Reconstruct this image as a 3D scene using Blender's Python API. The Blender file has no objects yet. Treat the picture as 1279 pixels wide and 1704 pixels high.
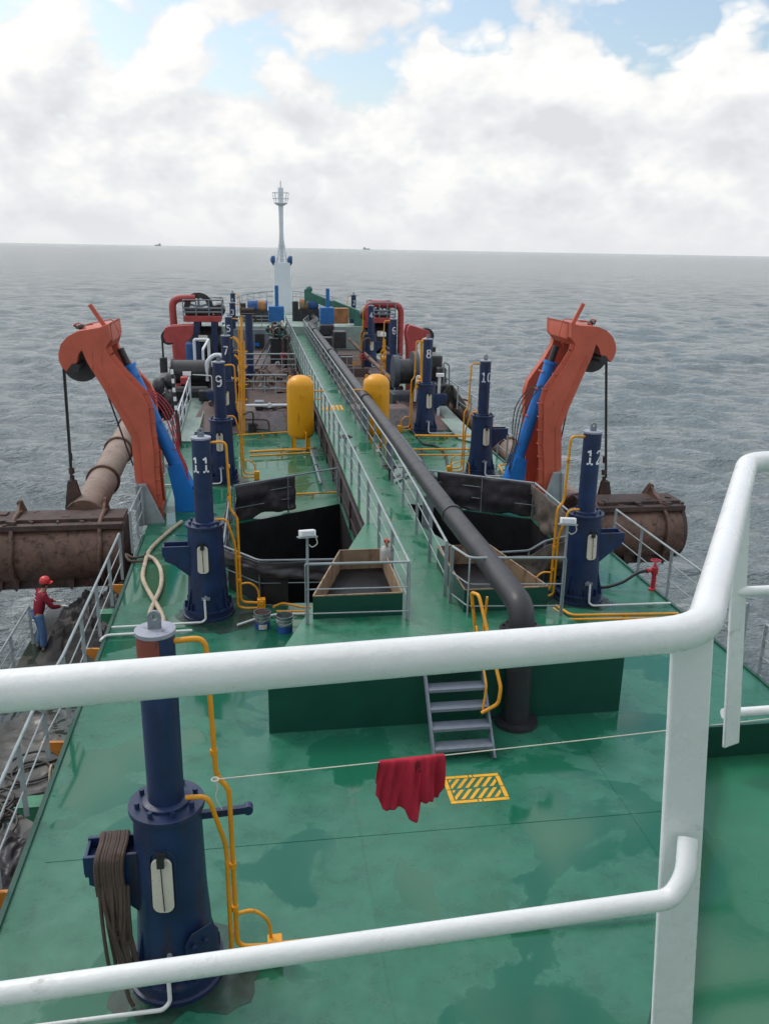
import bpy, bmesh, math, random
import numpy as np
from mathutils import Vector, Matrix, noise
from mathutils.geometry import tessellate_polygon
random.seed(7)
sc = bpy.context.scene
COL = sc.collection
R_ = math.radians
# ------------------------------------------------------------------ camera model (metres; X starboard, Y towards the bow, Z up, 0 = main deck)
FPX, CX, CY = 1420.0, 639.5, 852.0
def _axes(vp=(418.0, 410.0), hs=0.018):
    p1 = Vector((vp[0]-CX, vp[1]-CY, FPX)); p2 = Vector((vp[0]+1000-CX, vp[1]+1000*hs-CY, FPX))
    up = p2.cross(p1).normalized()
    if up.y > 0: up = -up
    f = p1.normalized(); r = f.cross(up)
    return r, f, up
AR, AF, AU = _axes()
CAM = Vector((0, 0, 7.0))
def ray(px, py):
    d = Vector((px-CX, py-CY, FPX)); return Vector((AR.dot(d), AF.dot(d), AU.dot(d)))
def az(px, py, z=0.0):
    d = ray(px, py); return CAM + d*((z-CAM.z)/d.z)
def ay(px, py, y):
    d = ray(px, py); return CAM + d*(y/d.y)
def ax(px, py, x):
    d = ray(px, py); return CAM + d*(x/d.x)
V = lambda *a: Vector(a)

# ------------------------------------------------------------------ mesh builder
def fillet(pts, rad, n=5):
    pts = [Vector(p) for p in pts]
    if rad <= 0 or len(pts) < 3: return pts
    out = [pts[0]]
    for i in range(1, len(pts)-1):
        a, b, c = pts[i-1], pts[i], pts[i+1]
        u = (a-b); w = (c-b)
        r = min(rad, u.length*0.45, w.length*0.45)
        if u.length < 1e-6 or w.length < 1e-6: continue
        p0 = b+u.normalized()*r; p1 = b+w.normalized()*r
        if u.normalized().dot(w.normalized()) < -0.995: out.append(b); continue
        for k in range(n+1):
            t = k/n; out.append(p0*(1-t)**2 + b*2*t*(1-t) + p1*t*t)
    out.append(pts[-1]); return out
def spline(pts, n=8):
    pts = [Vector(p) for p in pts]; P = [pts[0]]+pts+[pts[-1]]; out = []
    for i in range(1, len(P)-2):
        for k in range(n):
            t = k/n; a, b, c, d = P[i-1], P[i], P[i+1], P[i+2]
            out.append(0.5*((2*b)+(c-a)*t+(2*a-5*b+4*c-d)*t*t+(3*b-a-3*c+d)*t**3))
    out.append(pts[-1]); return out
def rootloc(o):
    l = Vector((0, 0, 0))
    while o: l += o.location; o = o.parent
    return l
class MB:
    def __init__(s): s.bm = bmesh.new()
    def faces(s, vs, fs):
        v = [s.bm.verts.new(p) for p in vs]
        for f in fs:
            try: s.bm.faces.new([v[i] for i in f])
            except ValueError: pass
        return s
    def box(s, c, d, rot=None):
        c = Vector(c); h = [Vector((x*d[0]/2, y*d[1]/2, z*d[2]/2)) for z in (-1, 1) for y in (-1, 1) for x in (-1, 1)]
        if rot is not None: h = [rot @ q for q in h]
        return s.faces([c+q for q in h], [(0,2,3,1),(4,5,7,6),(0,1,5,4),(2,6,7,3),(0,4,6,2),(1,3,7,5)])
    def bb(s, a, b):
        a = Vector(a); b = Vector(b); return s.box((a+b)/2, [abs(x) for x in (b-a)])
    def bar(s, p0, p1, w, h, up=(0, 0, 1)):
        p0 = Vector(p0); p1 = Vector(p1); d = (p1-p0); L = d.length; d.normalize(); up = Vector(up)
        if abs(d.dot(up)) > 0.99: up = Vector((0, 1, 0))
        x = d.cross(up).normalized(); z = x.cross(d)
        m = Matrix((x, d, z)).transposed()
        return s.box((p0+p1)/2, (w, L, h), m)
    def prism(s, poly, vec):
        poly = [Vector(p) for p in poly]; vec = Vector(vec); n = len(poly)
        v = [s.bm.verts.new(p) for p in poly]+[s.bm.verts.new(p+vec) for p in poly]
        for i in range(n):
            j = (i+1) % n; s.bm.faces.new((v[i], v[j], v[n+j], v[n+i]))
        for t in tessellate_polygon([poly]):
            for off in (0, n):
                try: s.bm.faces.new([v[i+off] for i in t])
                except ValueError: pass
        return s
    def tube(s, pts, r, n=10, fil=0, cap=True, radii=None):
        pts = fillet(pts, fil) if fil else [Vector(p) for p in pts]
        q = [pts[0]]
        for p in pts[1:]:
            if (p-q[-1]).length > 1e-4: q.append(p)
        pts = q; N = len(pts)
        if N < 2: return s
        T = []
        for i in range(N):
            a = pts[max(i-1, 0)]; b = pts[min(i+1, N-1)]; T.append((b-a).normalized())
        up = Vector((0, 0, 1)) if abs(T[0].z) < 0.9 else Vector((0, 1, 0))
        x = T[0].cross(up).normalized(); rings = []
        for i in range(N):
            x = (x-T[i]*x.dot(T[i])).normalized(); y = T[i].cross(x)
            rr = radii[min(i, len(radii)-1)] if radii else r
            k = 1.0
            if 0 < i < N-1:
                cs = (pts[i]-pts[i-1]).normalized().dot((pts[i+1]-pts[i]).normalized()); k = 1/max(0.5, math.sqrt(max(0.0, (1+cs)/2)))
            rings.append([s.bm.verts.new(pts[i]+(x*math.cos(2*math.pi*j/n)+y*math.sin(2*math.pi*j/n))*rr*(k if k < 1.2 else 1.2)) for j in range(n)])
        for a, b in zip(rings, rings[1:]):
            for j in range(n): s.bm.faces.new((a[j], a[(j+1) % n], b[(j+1) % n], b[j]))
        if cap:
            s.bm.faces.new(rings[0][::-1]); s.bm.faces.new(rings[-1])
        return s
    def cyl(s, p0, p1, r0, r1=None, n=20):
        return s.tube([p0, p1], r0, n, radii=[r0, r0 if r1 is None else r1])
    def lathe(s, prof, c=(0, 0, 0), n=28, axis='Z', cap=True):
        c = Vector(c); rings = []
        for r, h in prof:
            ring = []
            for j in range(n):
                a = 2*math.pi*j/n; p = (r*math.cos(a), r*math.sin(a), h)
                if axis == 'X': p = (p[2], p[0], p[1])
                elif axis == 'Y': p = (p[0], p[2], p[1])
                ring.append(s.bm.verts.new(c+Vector(p)))
            rings.append(ring)
        for a, b in zip(rings, rings[1:]):
            for j in range(n): s.bm.faces.new((a[j], a[(j+1) % n], b[(j+1) % n], b[j]))
        if cap:
            s.bm.faces.new(rings[0][::-1]); s.bm.faces.new(rings[-1])
        return s
    def torus(s, c, R, r, axis='Z', n=24, m=8, arc=(0, 2*math.pi)):
        c = Vector(c); pts = []
        full = abs(arc[1]-arc[0]-2*math.pi) < 1e-3
        for i in range(n+1):
            a = arc[0]+(arc[1]-arc[0])*i/n; q = (R*math.cos(a), R*math.sin(a), 0)
            if axis == 'X': q = (0, q[0], q[1])
            elif axis == 'Y': q = (q[0], 0, q[1])
            pts.append(c+Vector(q))
        return s.tube(pts, r, m, cap=not full)
    def ball(s, c, r, n=16, m=10):
        c = Vector(c)
        r = (r, r, r) if not hasattr(r, '__len__') else r
        rings = []
        for i in range(1, m):
            t = math.pi*i/m
            rings.append([s.bm.verts.new(c+Vector((r[0]*math.sin(t)*math.cos(2*math.pi*j/n), r[1]*math.sin(t)*math.sin(2*math.pi*j/n), r[2]*math.cos(t)))) for j in range(n)])
        a = s.bm.verts.new(c+Vector((0, 0, r[2]))); b = s.bm.verts.new(c-Vector((0, 0, r[2])))
        for j in range(n):
            s.bm.faces.new((a, rings[0][j], rings[0][(j+1) % n])); s.bm.faces.new((b, rings[-1][(j+1) % n], rings[-1][j]))
        for p, q in zip(rings, rings[1:]):
            for j in range(n): s.bm.faces.new((p[j], q[j], q[(j+1) % n], p[(j+1) % n]))
        return s
    def grid(s, fn, nu, nv):
        v = [[s.bm.verts.new(fn(i/nu, j/nv)) for j in range(nv+1)] for i in range(nu+1)]
        for i in range(nu):
            for j in range(nv): s.bm.faces.new((v[i][j], v[i+1][j], v[i+1][j+1], v[i][j+1]))
        return s
    def build(s, name, mat, parent=None, sharp=38, bevel=0, solid=0, loc=None, sub=0):
        me = bpy.data.meshes.new(name)
        bmesh.ops.recalc_face_normals(s.bm, faces=s.bm.faces)
        s.bm.to_mesh(me); s.bm.free()
        me.materials.append(mat)
        o = bpy.data.objects.new(name, me); COL.objects.link(o)
        if parent is not None:
            L = rootloc(parent); o.parent = parent
        else:
            if loc is None:
                n = len(me.vertices); co = np.empty(n*3, 'f'); me.vertices.foreach_get('co', co); co = co.reshape(-1, 3)
                lo = co.min(0); hi = co.max(0); L = Vector(((lo[0]+hi[0])/2, (lo[1]+hi[1])/2, lo[2]))
            else: L = Vector(loc)
            o.location = L
        if L.length > 0: me.transform(Matrix.Translation(-L))
        me.polygons.foreach_set('use_smooth', [True]*len(me.polygons))
        if sharp: me.set_sharp_from_angle(angle=R_(sharp))
        if solid:
            m = o.modifiers.new('solid', 'SOLIDIFY'); m.thickness = solid; m.offset = 0
        if bevel:
            m = o.modifiers.new('bevel', 'BEVEL'); m.width = bevel; m.segments = 2; m.limit_method = 'ANGLE'; m.angle_limit = R_(40)
        if sub:
            m = o.modifiers.new('sub', 'SUBSURF'); m.levels = sub; m.render_levels = sub
        return o
def tag(o, label=None, cat=None, group=None, kind=None):
    if label: o['label'] = label
    if cat: o['category'] = cat
    if group: o['group'] = group
    if kind: o['kind'] = kind
    return o
def thing(name, loc, label, cat, group=None):
    o = bpy.data.objects.new(name, None); COL.objects.link(o); o.location = loc; o.empty_display_size = 0.2
    return tag(o, label, cat, group)
def copy_tree(o, parent=None):
    c = o.copy(); COL.objects.link(c)
    if parent is not None: c.parent = parent
    for ch in list(o.children): copy_tree(ch, c)
    return c

# ------------------------------------------------------------------ materials
def N(nt, t, **k):
    n = nt.nodes.new(t)
    for a, b in k.items():
        if a.startswith('i_'): n.inputs[a[2:].replace('_', ' ')].default_value = b
        else: setattr(n, a, b)
    return n
def newmat(name):
    m = bpy.data.materials.new(name); m.use_nodes = True; nt = m.node_tree; nt.nodes.clear()
    out = N(nt, 'ShaderNodeOutputMaterial'); b = N(nt, 'ShaderNodeBsdfPrincipled'); nt.links.new(b.outputs[0], out.inputs[0])
    return m, nt, b
def ramp(nt, a, b, fac, c0=(0, 0, 0, 1), c1=(1, 1, 1, 1)):
    r = N(nt, 'ShaderNodeValToRGB'); r.color_ramp.elements[0].position = a; r.color_ramp.elements[1].position = b
    r.color_ramp.elements[0].color = c0; r.color_ramp.elements[1].color = c1
    nt.links.new(fac, r.inputs[0]); return r.outputs[0]
def noisen(nt, vec, scale, detail=5, rough=0.6, dist=0.0):
    n = N(nt, 'ShaderNodeTexNoise'); n.inputs['Scale'].default_value = scale; n.inputs['Detail'].default_value = detail
    n.inputs['Roughness'].default_value = rough; n.inputs['Distortion'].default_value = dist
    nt.links.new(vec, n.inputs['Vector']); return n.outputs[0]
def mixc(nt, fac, a, b, mode='MIX'):
    m = N(nt, 'ShaderNodeMix', data_type='RGBA', blend_type=mode)
    for s, v in ((0, fac), (6, a), (7, b)):
        if hasattr(v, 'node'): nt.links.new(v, m.inputs[s])
        else: m.inputs[s].default_value = v if s == 0 else (*v[:3], 1)
    return m.outputs[2]
def math_(nt, op, a, b=0.0, c=None):
    m = N(nt, 'ShaderNodeMath', operation=op)
    for i, v in enumerate((a, b, c)):
        if v is None: continue
        if hasattr(v, 'node'): nt.links.new(v, m.inputs[i])
        else: m.inputs[i].default_value = v
    return m.outputs[0]
def mat(name, col, rough=0.5, metal=0.0, var=0.25, scale=2.5, dirt=0.0, dirtcol=(0.06, 0.035, 0.02), bump=0.15, bscale=40, spec=0.5, dscale=5.0, streak=False):
    m, nt, b = newmat(name); L = nt.links
    g = N(nt, 'ShaderNodeNewGeometry'); pos = g.outputs['Position']
    if streak:
        mp = N(nt, 'ShaderNodeMapping'); mp.inputs['Scale'].default_value = (1, 1, 0.22); L.new(pos, mp.inputs[0]); dpos = mp.outputs[0]
    else: dpos = pos
    n1 = noisen(nt, pos, scale, 6, 0.65)
    lo = tuple(c*(1-var) for c in col); hi = tuple(min(1, c*(1+var)) for c in col)
    c = ramp(nt, 0.3, 0.7, n1, (*lo, 1), (*hi, 1))
    rgh = math_(nt, 'MULTIPLY_ADD', noisen(nt, pos, scale*3, 4), 0.3, rough-0.15)
    if dirt > 0:
        d = noisen(nt, dpos, dscale, 8, 0.72, 0.4)
        f = ramp(nt, 0.66-dirt*0.3, 0.74-dirt*0.22, d)
        c = mixc(nt, math_(nt, 'MULTIPLY', f, 0.85), c, dirtcol)
        rgh = math_(nt, 'MULTIPLY_ADD', f, 0.25, rgh)
    L.new(c, b.inputs['Base Color']); L.new(rgh, b.inputs['Roughness'])
    b.inputs['Metallic'].default_value = metal; b.inputs['Specular IOR Level'].default_value = spec
    if bump:
        bp = N(nt, 'ShaderNodeBump'); bp.inputs['Strength'].default_value = bump; bp.inputs['Distance'].default_value = 0.01
        L.new(noisen(nt, pos, bscale, 4, 0.6), bp.inputs['Height']); L.new(bp.outputs[0], b.inputs['Normal'])
    return m
M = {}
M['navy'] = mat('navy_paint', (0.010, 0.027, 0.084), 0.42, var=0.35, dirt=0.40, dirtcol=(0.022, 0.018, 0.022), bump=0.15, streak=True)
M['navy_light'] = mat('navy_flange_paint', (0.012, 0.026, 0.075), 0.4, var=0.3, dirt=0.3, dirtcol=(0.05, 0.045, 0.045))
M['cap'] = mat('cap_paint', (0.28, 0.30, 0.36), 0.5, var=0.2, dirt=0.3, dirtcol=(0.1, 0.07, 0.05))
M['primer'] = mat('red_primer', (0.22, 0.055, 0.035), 0.6, dirt=0.35)
M['yellow'] = mat('yellow_pipe_paint', (0.70, 0.30, 0.008), 0.38, var=0.12, dirt=0.22, dirtcol=(0.20, 0.08, 0.02))
M['tank'] = mat('tank_paint', (0.74, 0.33, 0.006), 0.38, var=0.08, scale=1.2, dirt=0.12, dirtcol=(0.35, 0.14, 0.02), bump=0.05, streak=True)
M['crane'] = mat('crane_paint', (0.50, 0.102, 0.056), 0.55, var=0.16, scale=1.4, dirt=0.24, dirtcol=(0.17, 0.055, 0.04), bump=0.15, streak=True)
M['crane_far'] = mat('red_frame_paint', (0.36, 0.050, 0.045), 0.5, var=0.2, dirt=0.25, dirtcol=(0.10, 0.03, 0.03))
M['blue'] = mat('bright_blue_paint', (0.004, 0.165, 0.54), 0.35, var=0.12, dirt=0.18, dirtcol=(0.03, 0.05, 0.12), streak=True)
M['grey'] = mat('grey_rail_paint', (0.27, 0.31, 0.32), 0.45, var=0.2, dirt=0.22, dirtcol=(0.14, 0.09, 0.06))
M['greydark'] = mat('grey_steel_paint', (0.17, 0.20, 0.22), 0.45, var=0.25, dirt=0.25)
M['step'] = mat('grey_step_paint', (0.15, 0.18, 0.22), 0.5, var=0.2, dirt=0.2, dirtcol=(0.08, 0.07, 0.07))
M['white'] = mat('white_gloss_paint', (0.80, 0.82, 0.82), 0.30, var=0.05, scale=4, dirt=0.11, dirtcol=(0.50, 0.48, 0.43), bump=0.32, bscale=17, dscale=8)
M['whitepipe'] = mat('white_pipe_paint', (0.66, 0.68, 0.66), 0.45, var=0.1, dirt=0.22, dirtcol=(0.3, 0.25, 0.18))
M['digit'] = mat('stencil_white', (0.78, 0.80, 0.80), 0.6, var=0.1, dirt=0.1, dirtcol=(0.4, 0.42, 0.45), bump=0)
M['black'] = mat('black_rubber', (0.018, 0.019, 0.021), 0.5, var=0.3, dirt=0.15, dirtcol=(0.05, 0.045, 0.04))
M['pipeblack'] = mat('dark_pipe_paint', (0.024, 0.025, 0.029), 0.45, var=0.25, scale=1.5, dirt=0.28, dirtcol=(0.060, 0.052, 0.048), bump=0.12)
M['greasy'] = mat('greasy_machinery', (0.022, 0.024, 0.026), 0.4, var=0.5, dirt=0.35, dirtcol=(0.08, 0.05, 0.035))
M['wire'] = mat('wire_rope', (0.035, 0.033, 0.03), 0.6, bump=0)
M['rustbrown'] = mat('rusty_brown_steel', (0.135, 0.075, 0.052), 0.6, var=0.35, scale=1.6, dirt=0.55, dirtcol=(0.045, 0.03, 0.026), bump=0.5, bscale=18)
M['pipebrown'] = mat('worn_pipe', (0.23, 0.165, 0.125), 0.6, var=0.25, scale=1.2, dirt=0.4, dirtcol=(0.10, 0.07, 0.06), bump=0.3, bscale=15)
M['darkrust'] = mat('dark_rust', (0.055, 0.035, 0.03), 0.7, var=0.5, dirt=0.5, dirtcol=(0.12, 0.06, 0.04), bump=0.6, bscale=25)
M['wellwall'] = mat('well_wall_black', (0.012, 0.012, 0.014), 0.6, var=0.5, dirt=0.3, dirtcol=(0.03, 0.027, 0.027), streak=True)
M['trunk'] = mat('dirty_trunk_side', (0.045, 0.033, 0.036), 0.5, var=0.4, dirt=0.45, dirtcol=(0.020, 0.018, 0.02), streak=True)
M['slurry'] = mat('black_slurry', (0.009, 0.009, 0.011), 0.4, var=0.4, bump=0.04, bscale=6, spec=0.2)
M['tarp'] = mat('dark_tarp', (0.042, 0.038, 0.042), 0.45, var=0.35, dirt=0.25, dirtcol=(0.10, 0.075, 0.055), bump=0.4, bscale=9)
M['tarplight'] = mat('muddy_tarp', (0.12, 0.10, 0.082), 0.8, var=0.35, dirt=0.45, dirtcol=(0.05, 0.042, 0.038), bump=0.4, bscale=9)
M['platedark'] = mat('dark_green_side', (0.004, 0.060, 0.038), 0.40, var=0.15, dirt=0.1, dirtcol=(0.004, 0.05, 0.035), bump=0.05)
M['tan'] = mat('tan_bin_lining', (0.30, 0.21, 0.13), 0.6, var=0.2, dirt=0.5, dirtcol=(0.13, 0.075, 0.05), streak=True)
M['hose'] = mat('beige_hose', (0.42, 0.35, 0.25), 0.65, var=0.2, dirt=0.4, dirtcol=(0.2, 0.14, 0.09), bump=0.3, bscale=60)
M['rope'] = mat('brown_rope', (0.075, 0.052, 0.040), 0.8, var=0.4, dirt=0.3, bump=0.5, bscale=120)
M['shirtred'] = mat('crimson_cloth', (0.42, 0.026, 0.048), 0.8, var=0.15, bump=0.2, bscale=90, spec=0.15)
M['maroon'] = mat('maroon_shirt', (0.20, 0.018, 0.032), 0.8, var=0.25, bump=0.2, spec=0.2)
M['denim'] = mat('blue_denim', (0.075, 0.15, 0.28), 0.8, var=0.3, dirt=0.25, dirtcol=(0.12, 0.15, 0.2), bump=0.2, spec=0.2)
M['helmet'] = mat('red_helmet', (0.55, 0.03, 0.03), 0.3, var=0.08, bump=0)
M['skin'] = mat('skin', (0.32, 0.16, 0.10), 0.55, var=0.1, bump=0)
M['hair'] = mat('dark_hair', (0.015, 0.012, 0.01), 0.6, bump=0)
M['glove'] = mat('white_glove', (0.65, 0.65, 0.63), 0.8, var=0.1, bump=0.1)
M['boot'] = mat('dark_boot', (0.03, 0.03, 0.035), 0.5)
M['mud'] = mat('black_mud', (0.020, 0.018, 0.017), 0.6, var=0.6, dirt=0.3, dirtcol=(0.05, 0.042, 0.036), bump=1.0, bscale=12)
M['hydrant'] = mat('red_hydrant', (0.42, 0.025, 0.04), 0.4, var=0.15)
M['bottle'] = mat('white_plastic', (0.42, 0.42, 0.40), 0.4, var=0.1, dirt=0.3, dirtcol=(0.4, 0.36, 0.28), bump=0)
M['cream'] = mat('cream_plate', (0.62, 0.58, 0.48), 0.5, var=0.1, dirt=0.25, dirtcol=(0.3, 0.26, 0.2))
M['metal'] = mat('bright_tin', (0.42, 0.43, 0.44), 0.3, metal=0.8, dirt=0.35, dirtcol=(0.1, 0.03, 0.02))
M['paintlabel'] = mat('blue_tin_label', (0.02, 0.07, 0.28), 0.4)
M['lampglass'] = mat('lamp_glass', (0.55, 0.58, 0.6), 0.15, bump=0)
M['greencrane'] = mat('green_crane_paint', (0.03, 0.13, 0.10), 0.45, dirt=0.25, dirtcol=(0.03, 0.05, 0.04))
M['brownplate'] = mat('mauve_brown_plate', (0.115, 0.078, 0.072), 0.55, var=0.25, dirt=0.3, dirtcol=(0.07, 0.05, 0.045))
M['lavplate'] = mat('lavender_plate', (0.23, 0.215, 0.225), 0.5, var=0.25, dirt=0.55, dirtcol=(0.13, 0.10, 0.10))
M['palegreen'] = mat('pale_green_deck_paint', (0.25, 0.33, 0.29), 0.5, var=0.2, dirt=0.3, dirtcol=(0.12, 0.16, 0.13))
M['mast'] = mat('mast_white_grey', (0.62, 0.66, 0.69), 0.45, var=0.05, dirt=0.08, dirtcol=(0.4, 0.38, 0.36))
M['orange'] = mat('orange_bracket_paint', (0.55, 0.20, 0.02), 0.5, dirt=0.35)
M['greenbr'] = mat('green_bracket_paint', (0.02, 0.16, 0.08), 0.45, dirt=0.2)
M['ropeblue'] = mat('blue_mooring_rope', (0.03, 0.09, 0.24), 0.8, var=0.4, bump=0.5, bscale=30)
M['ropetan'] = mat('tan_mooring_rope', (0.36, 0.17, 0.07), 0.8, var=0.4, bump=0.5, bscale=30)
M['hull'] = mat('hull_paint', (0.05, 0.03, 0.03), 0.5, dirt=0.4)
M['bluebox'] = mat('blue_box_paint', (0.015, 0.13, 0.36), 0.45, dirt=0.3, dirtcol=(0.04, 0.06, 0.1), streak=True)
M['reel'] = mat('reel_paint', (0.045, 0.06, 0.075), 0.5, var=0.3, dirt=0.35, dirtcol=(0.09, 0.07, 0.055))
M['grease'] = mat('grease_contact_shade', (0.016, 0.055, 0.036), 0.3, var=0.5, dirt=0.6, dirtcol=(0.018, 0.022, 0.018), dscale=2.2, bump=0.1)
M['house'] = mat('deckhouse_paint', (0.68, 0.70, 0.70), 0.4, var=0.05, dirt=0.1, dirtcol=(0.35, 0.3, 0.25))
M['glass'] = mat('dark_glass', (0.01, 0.014, 0.016), 0.08, bump=0)
M['farship'] = mat('far_ship_haze_grey', (0.42, 0.46, 0.50), 0.7, bump=0)  # distance haze is painted into this pale grey
M['marking'] = mat('yellow_marking', (0.72, 0.36, 0.012), 0.5, var=0.15, dirt=0.25, dirtcol=(0.25, 0.22, 0.03), bump=0.1, dscale=9)

def deck_material(name, base, dry, wet_bias=0.0):
    m, nt, b = newmat(name); L = nt.links
    pos = N(nt, 'ShaderNodeNewGeometry').outputs['Position']
    big = noisen(nt, pos, 0.55, 5, 0.52, 0.5); mid = noisen(nt, pos, 2.6, 6, 0.68); fine = noisen(nt, pos, 14, 5, 0.7)
    c = ramp(nt, 0.32, 0.68, mid, (*[v*0.78 for v in base], 1), (*[v*1.2 for v in base], 1))
    worn = ramp(nt, 0.44, 0.66, noisen(nt, pos, 1.1, 9, 0.72, 0.6))
    c = mixc(nt, math_(nt, 'MULTIPLY', worn, 0.5), c, dry)
    mps = N(nt, 'ShaderNodeMapping'); mps.inputs['Scale'].default_value = (3.2, 0.35, 1); mps.inputs['Rotation'].default_value = (0, 0, R_(14)); L.new(pos, mps.inputs[0])
    scr = ramp(nt, 0.66, 0.74, noisen(nt, mps.outputs[0], 2.4, 8, 0.7, 0.5)); c = mixc(nt, math_(nt, 'MULTIPLY', scr, 0.5), c, tuple(v*0.6 for v in base))
    mps2 = N(nt, 'ShaderNodeMapping'); mps2.inputs['Scale'].default_value = (0.5, 4.0, 1); mps2.inputs['Rotation'].default_value = (0, 0, R_(-9)); L.new(pos, mps2.inputs[0])
    scr2 = ramp(nt, 0.68, 0.75, noisen(nt, mps2.outputs[0], 2.0, 9, 0.74, 0.4)); c = mixc(nt, math_(nt, 'MULTIPLY', scr2, 0.45), c, (0.14, 0.26, 0.20))
    sp = ramp(nt, 0.60, 0.70, fine); c = mixc(nt, math_(nt, 'MULTIPLY', sp, 0.35), c, tuple(v*0.5 for v in base))
    # scuffs and rust specks
    rs = ramp(nt, 0.70, 0.75, noisen(nt, pos, 3.7, 9, 0.75, 0.8)); c = mixc(nt, math_(nt, 'MULTIPLY', rs, 0.6), c, (0.09, 0.055, 0.03))
    pale = ramp(nt, 0.66, 0.76, noisen(nt, pos, 5.1, 9, 0.8, 1.0)); c = mixc(nt, math_(nt, 'MULTIPLY', pale, 0.35), c, (0.22, 0.30, 0.26))
    # standing water: a crisp-edged film, darker and much smoother
    wet = ramp(nt, 0.525-wet_bias, 0.543-wet_bias, big)
    c = mixc(nt, wet, c, (base[0]*0.62, base[1]*0.84, base[2]*0.80))
    dry_r = math_(nt, 'MULTIPLY_ADD', mid, 0.34, 0.13)
    r = N(nt, 'ShaderNodeMix', data_type='FLOAT'); L.new(wet, r.inputs[0]); L.new(dry_r, r.inputs[2]); r.inputs[3].default_value = 0.09
    L.new(c, b.inputs['Base Color']); L.new(r.outputs[0], b.inputs['Roughness'])
    bp = N(nt, 'ShaderNodeBump'); bp.inputs['Distance'].default_value = 0.012
    st = N(nt, 'ShaderNodeMix', data_type='FLOAT'); L.new(wet, st.inputs[0]); st.inputs[2].default_value = 0.14; st.inputs[3].default_value = 0.03
    L.new(st.outputs[0], bp.inputs['Strength']); L.new(noisen(nt, pos, 9, 6, 0.6), bp.inputs['Height']); L.new(bp.outputs[0], b.inputs['Normal'])
    return m
M['deck'] = deck_material('green_deck_paint', (0.021, 0.137, 0.082), (0.060, 0.19, 0.135))
M['deck_up'] = deck_material('upper_deck_green_paint', (0.020, 0.155, 0.082), (0.045, 0.20, 0.115), 0.02)
M['walk'] = deck_material('walkway_green_paint', (0.030, 0.165, 0.095), (0.13, 0.24, 0.18), -0.075)
M['lowdeck'] = deck_material('muddy_lower_deck', (0.055, 0.055, 0.047), (0.11, 0.105, 0.09), 0.0)
# ------------------------------------------------------------------ camera
cd = bpy.data.cameras.new('camera'); cam = bpy.data.objects.new('camera', cd); COL.objects.link(cam)
mx = Matrix(((AR.x, -AR.y, -AR.z), (AF.x, -AF.y, -AF.z), (AU.x, -AU.y, -AU.z))).to_4x4(); mx.translation = CAM
cam.matrix_world = mx
cd.sensor_fit = 'VERTICAL'; cd.sensor_height = 36; cd.sensor_width = 27; cd.lens = FPX/1704*36
cd.clip_start = 0.05; cd.clip_end = 60000
sc.camera = cam
sc.view_settings.view_transform = 'Standard'; sc.view_settings.look = 'None'; sc.view_settings.exposure = 0.12; sc.view_settings.gamma = 1
sc.render.engine = 'CYCLES'; sc.cycles.use_denoising = True; sc.cycles.max_bounces = 6
sc.cycles.use_adaptive_sampling = True; sc.cycles.adaptive_threshold = 0.012

# ------------------------------------------------------------------ sky: Nishita blue behind a broken cumulus layer
SUN_EL, SUN_AZ = R_(52), R_(-42)          # azimuth measured from the bow (Y) towards starboard
w = bpy.data.worlds.new('World'); sc.world = w; w.use_nodes = True; nt = w.node_tree; nt.nodes.clear(); L = nt.links
out = N(nt, 'ShaderNodeOutputWorld')
sky = N(nt, 'ShaderNodeTexSky', sky_type='NISHITA'); sky.sun_disc = False; sky.sun_elevation = SUN_EL; sky.sun_rotation = SUN_AZ
sky.air_density = 1.3; sky.dust_density = 2.0; sky.ozone_density = 1.5
bg1 = N(nt, 'ShaderNodeBackground'); bg1.inputs[1].default_value = 0.14; L.new(sky.outputs[0], bg1.inputs[0])
tc = N(nt, 'ShaderNodeTexCoord'); d = tc.outputs['Generated']
sx = N(nt, 'ShaderNodeSeparateXYZ'); L.new(d, sx.inputs[0]); ez = sx.outputs[2]
def vscale(v, s, off=(0, 0, 0)):
    mp = N(nt, 'ShaderNodeMapping'); mp.inputs['Scale'].default_value = s; mp.inputs['Location'].default_value = off; L.new(v, mp.inputs[0]); return mp.outputs[0]
p0 = vscale(d, (1, 1, 1.55), SKYOFF := (0.0, 0.0, 0.0))
p1 = vscale(d, (1, 1, 1.55), (SKYOFF[0]-0.010, SKYOFF[1]-0.012, SKYOFF[2]+0.05))
SC_ = 4.6
def billow(p, sc):
    tot = None; amp = 0.5
    for o in range(4):
        a = math_(nt, 'ABSOLUTE', math_(nt, 'MULTIPLY_ADD', noisen(nt, p, sc*2.1**o, 0, 0.5), 2.0, -1.0))
        t_ = math_(nt, 'MULTIPLY', a, amp); tot = t_ if tot is None else math_(nt, 'ADD', tot, t_); amp *= 0.55
    return math_(nt, 'MULTIPLY_ADD', tot, 1.15, 0.22)
def cloudf(p): return math_(nt, 'ADD', math_(nt, 'MULTIPLY', noisen(nt, p, SC_, 6, 0.52), 0.66), math_(nt, 'MULTIPLY', billow(p, 7.0), 0.34))
n0 = cloudf(p0); n1 = cloudf(p1); nb = noisen(nt, p0, 2.3, 3, 0.5)
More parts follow.
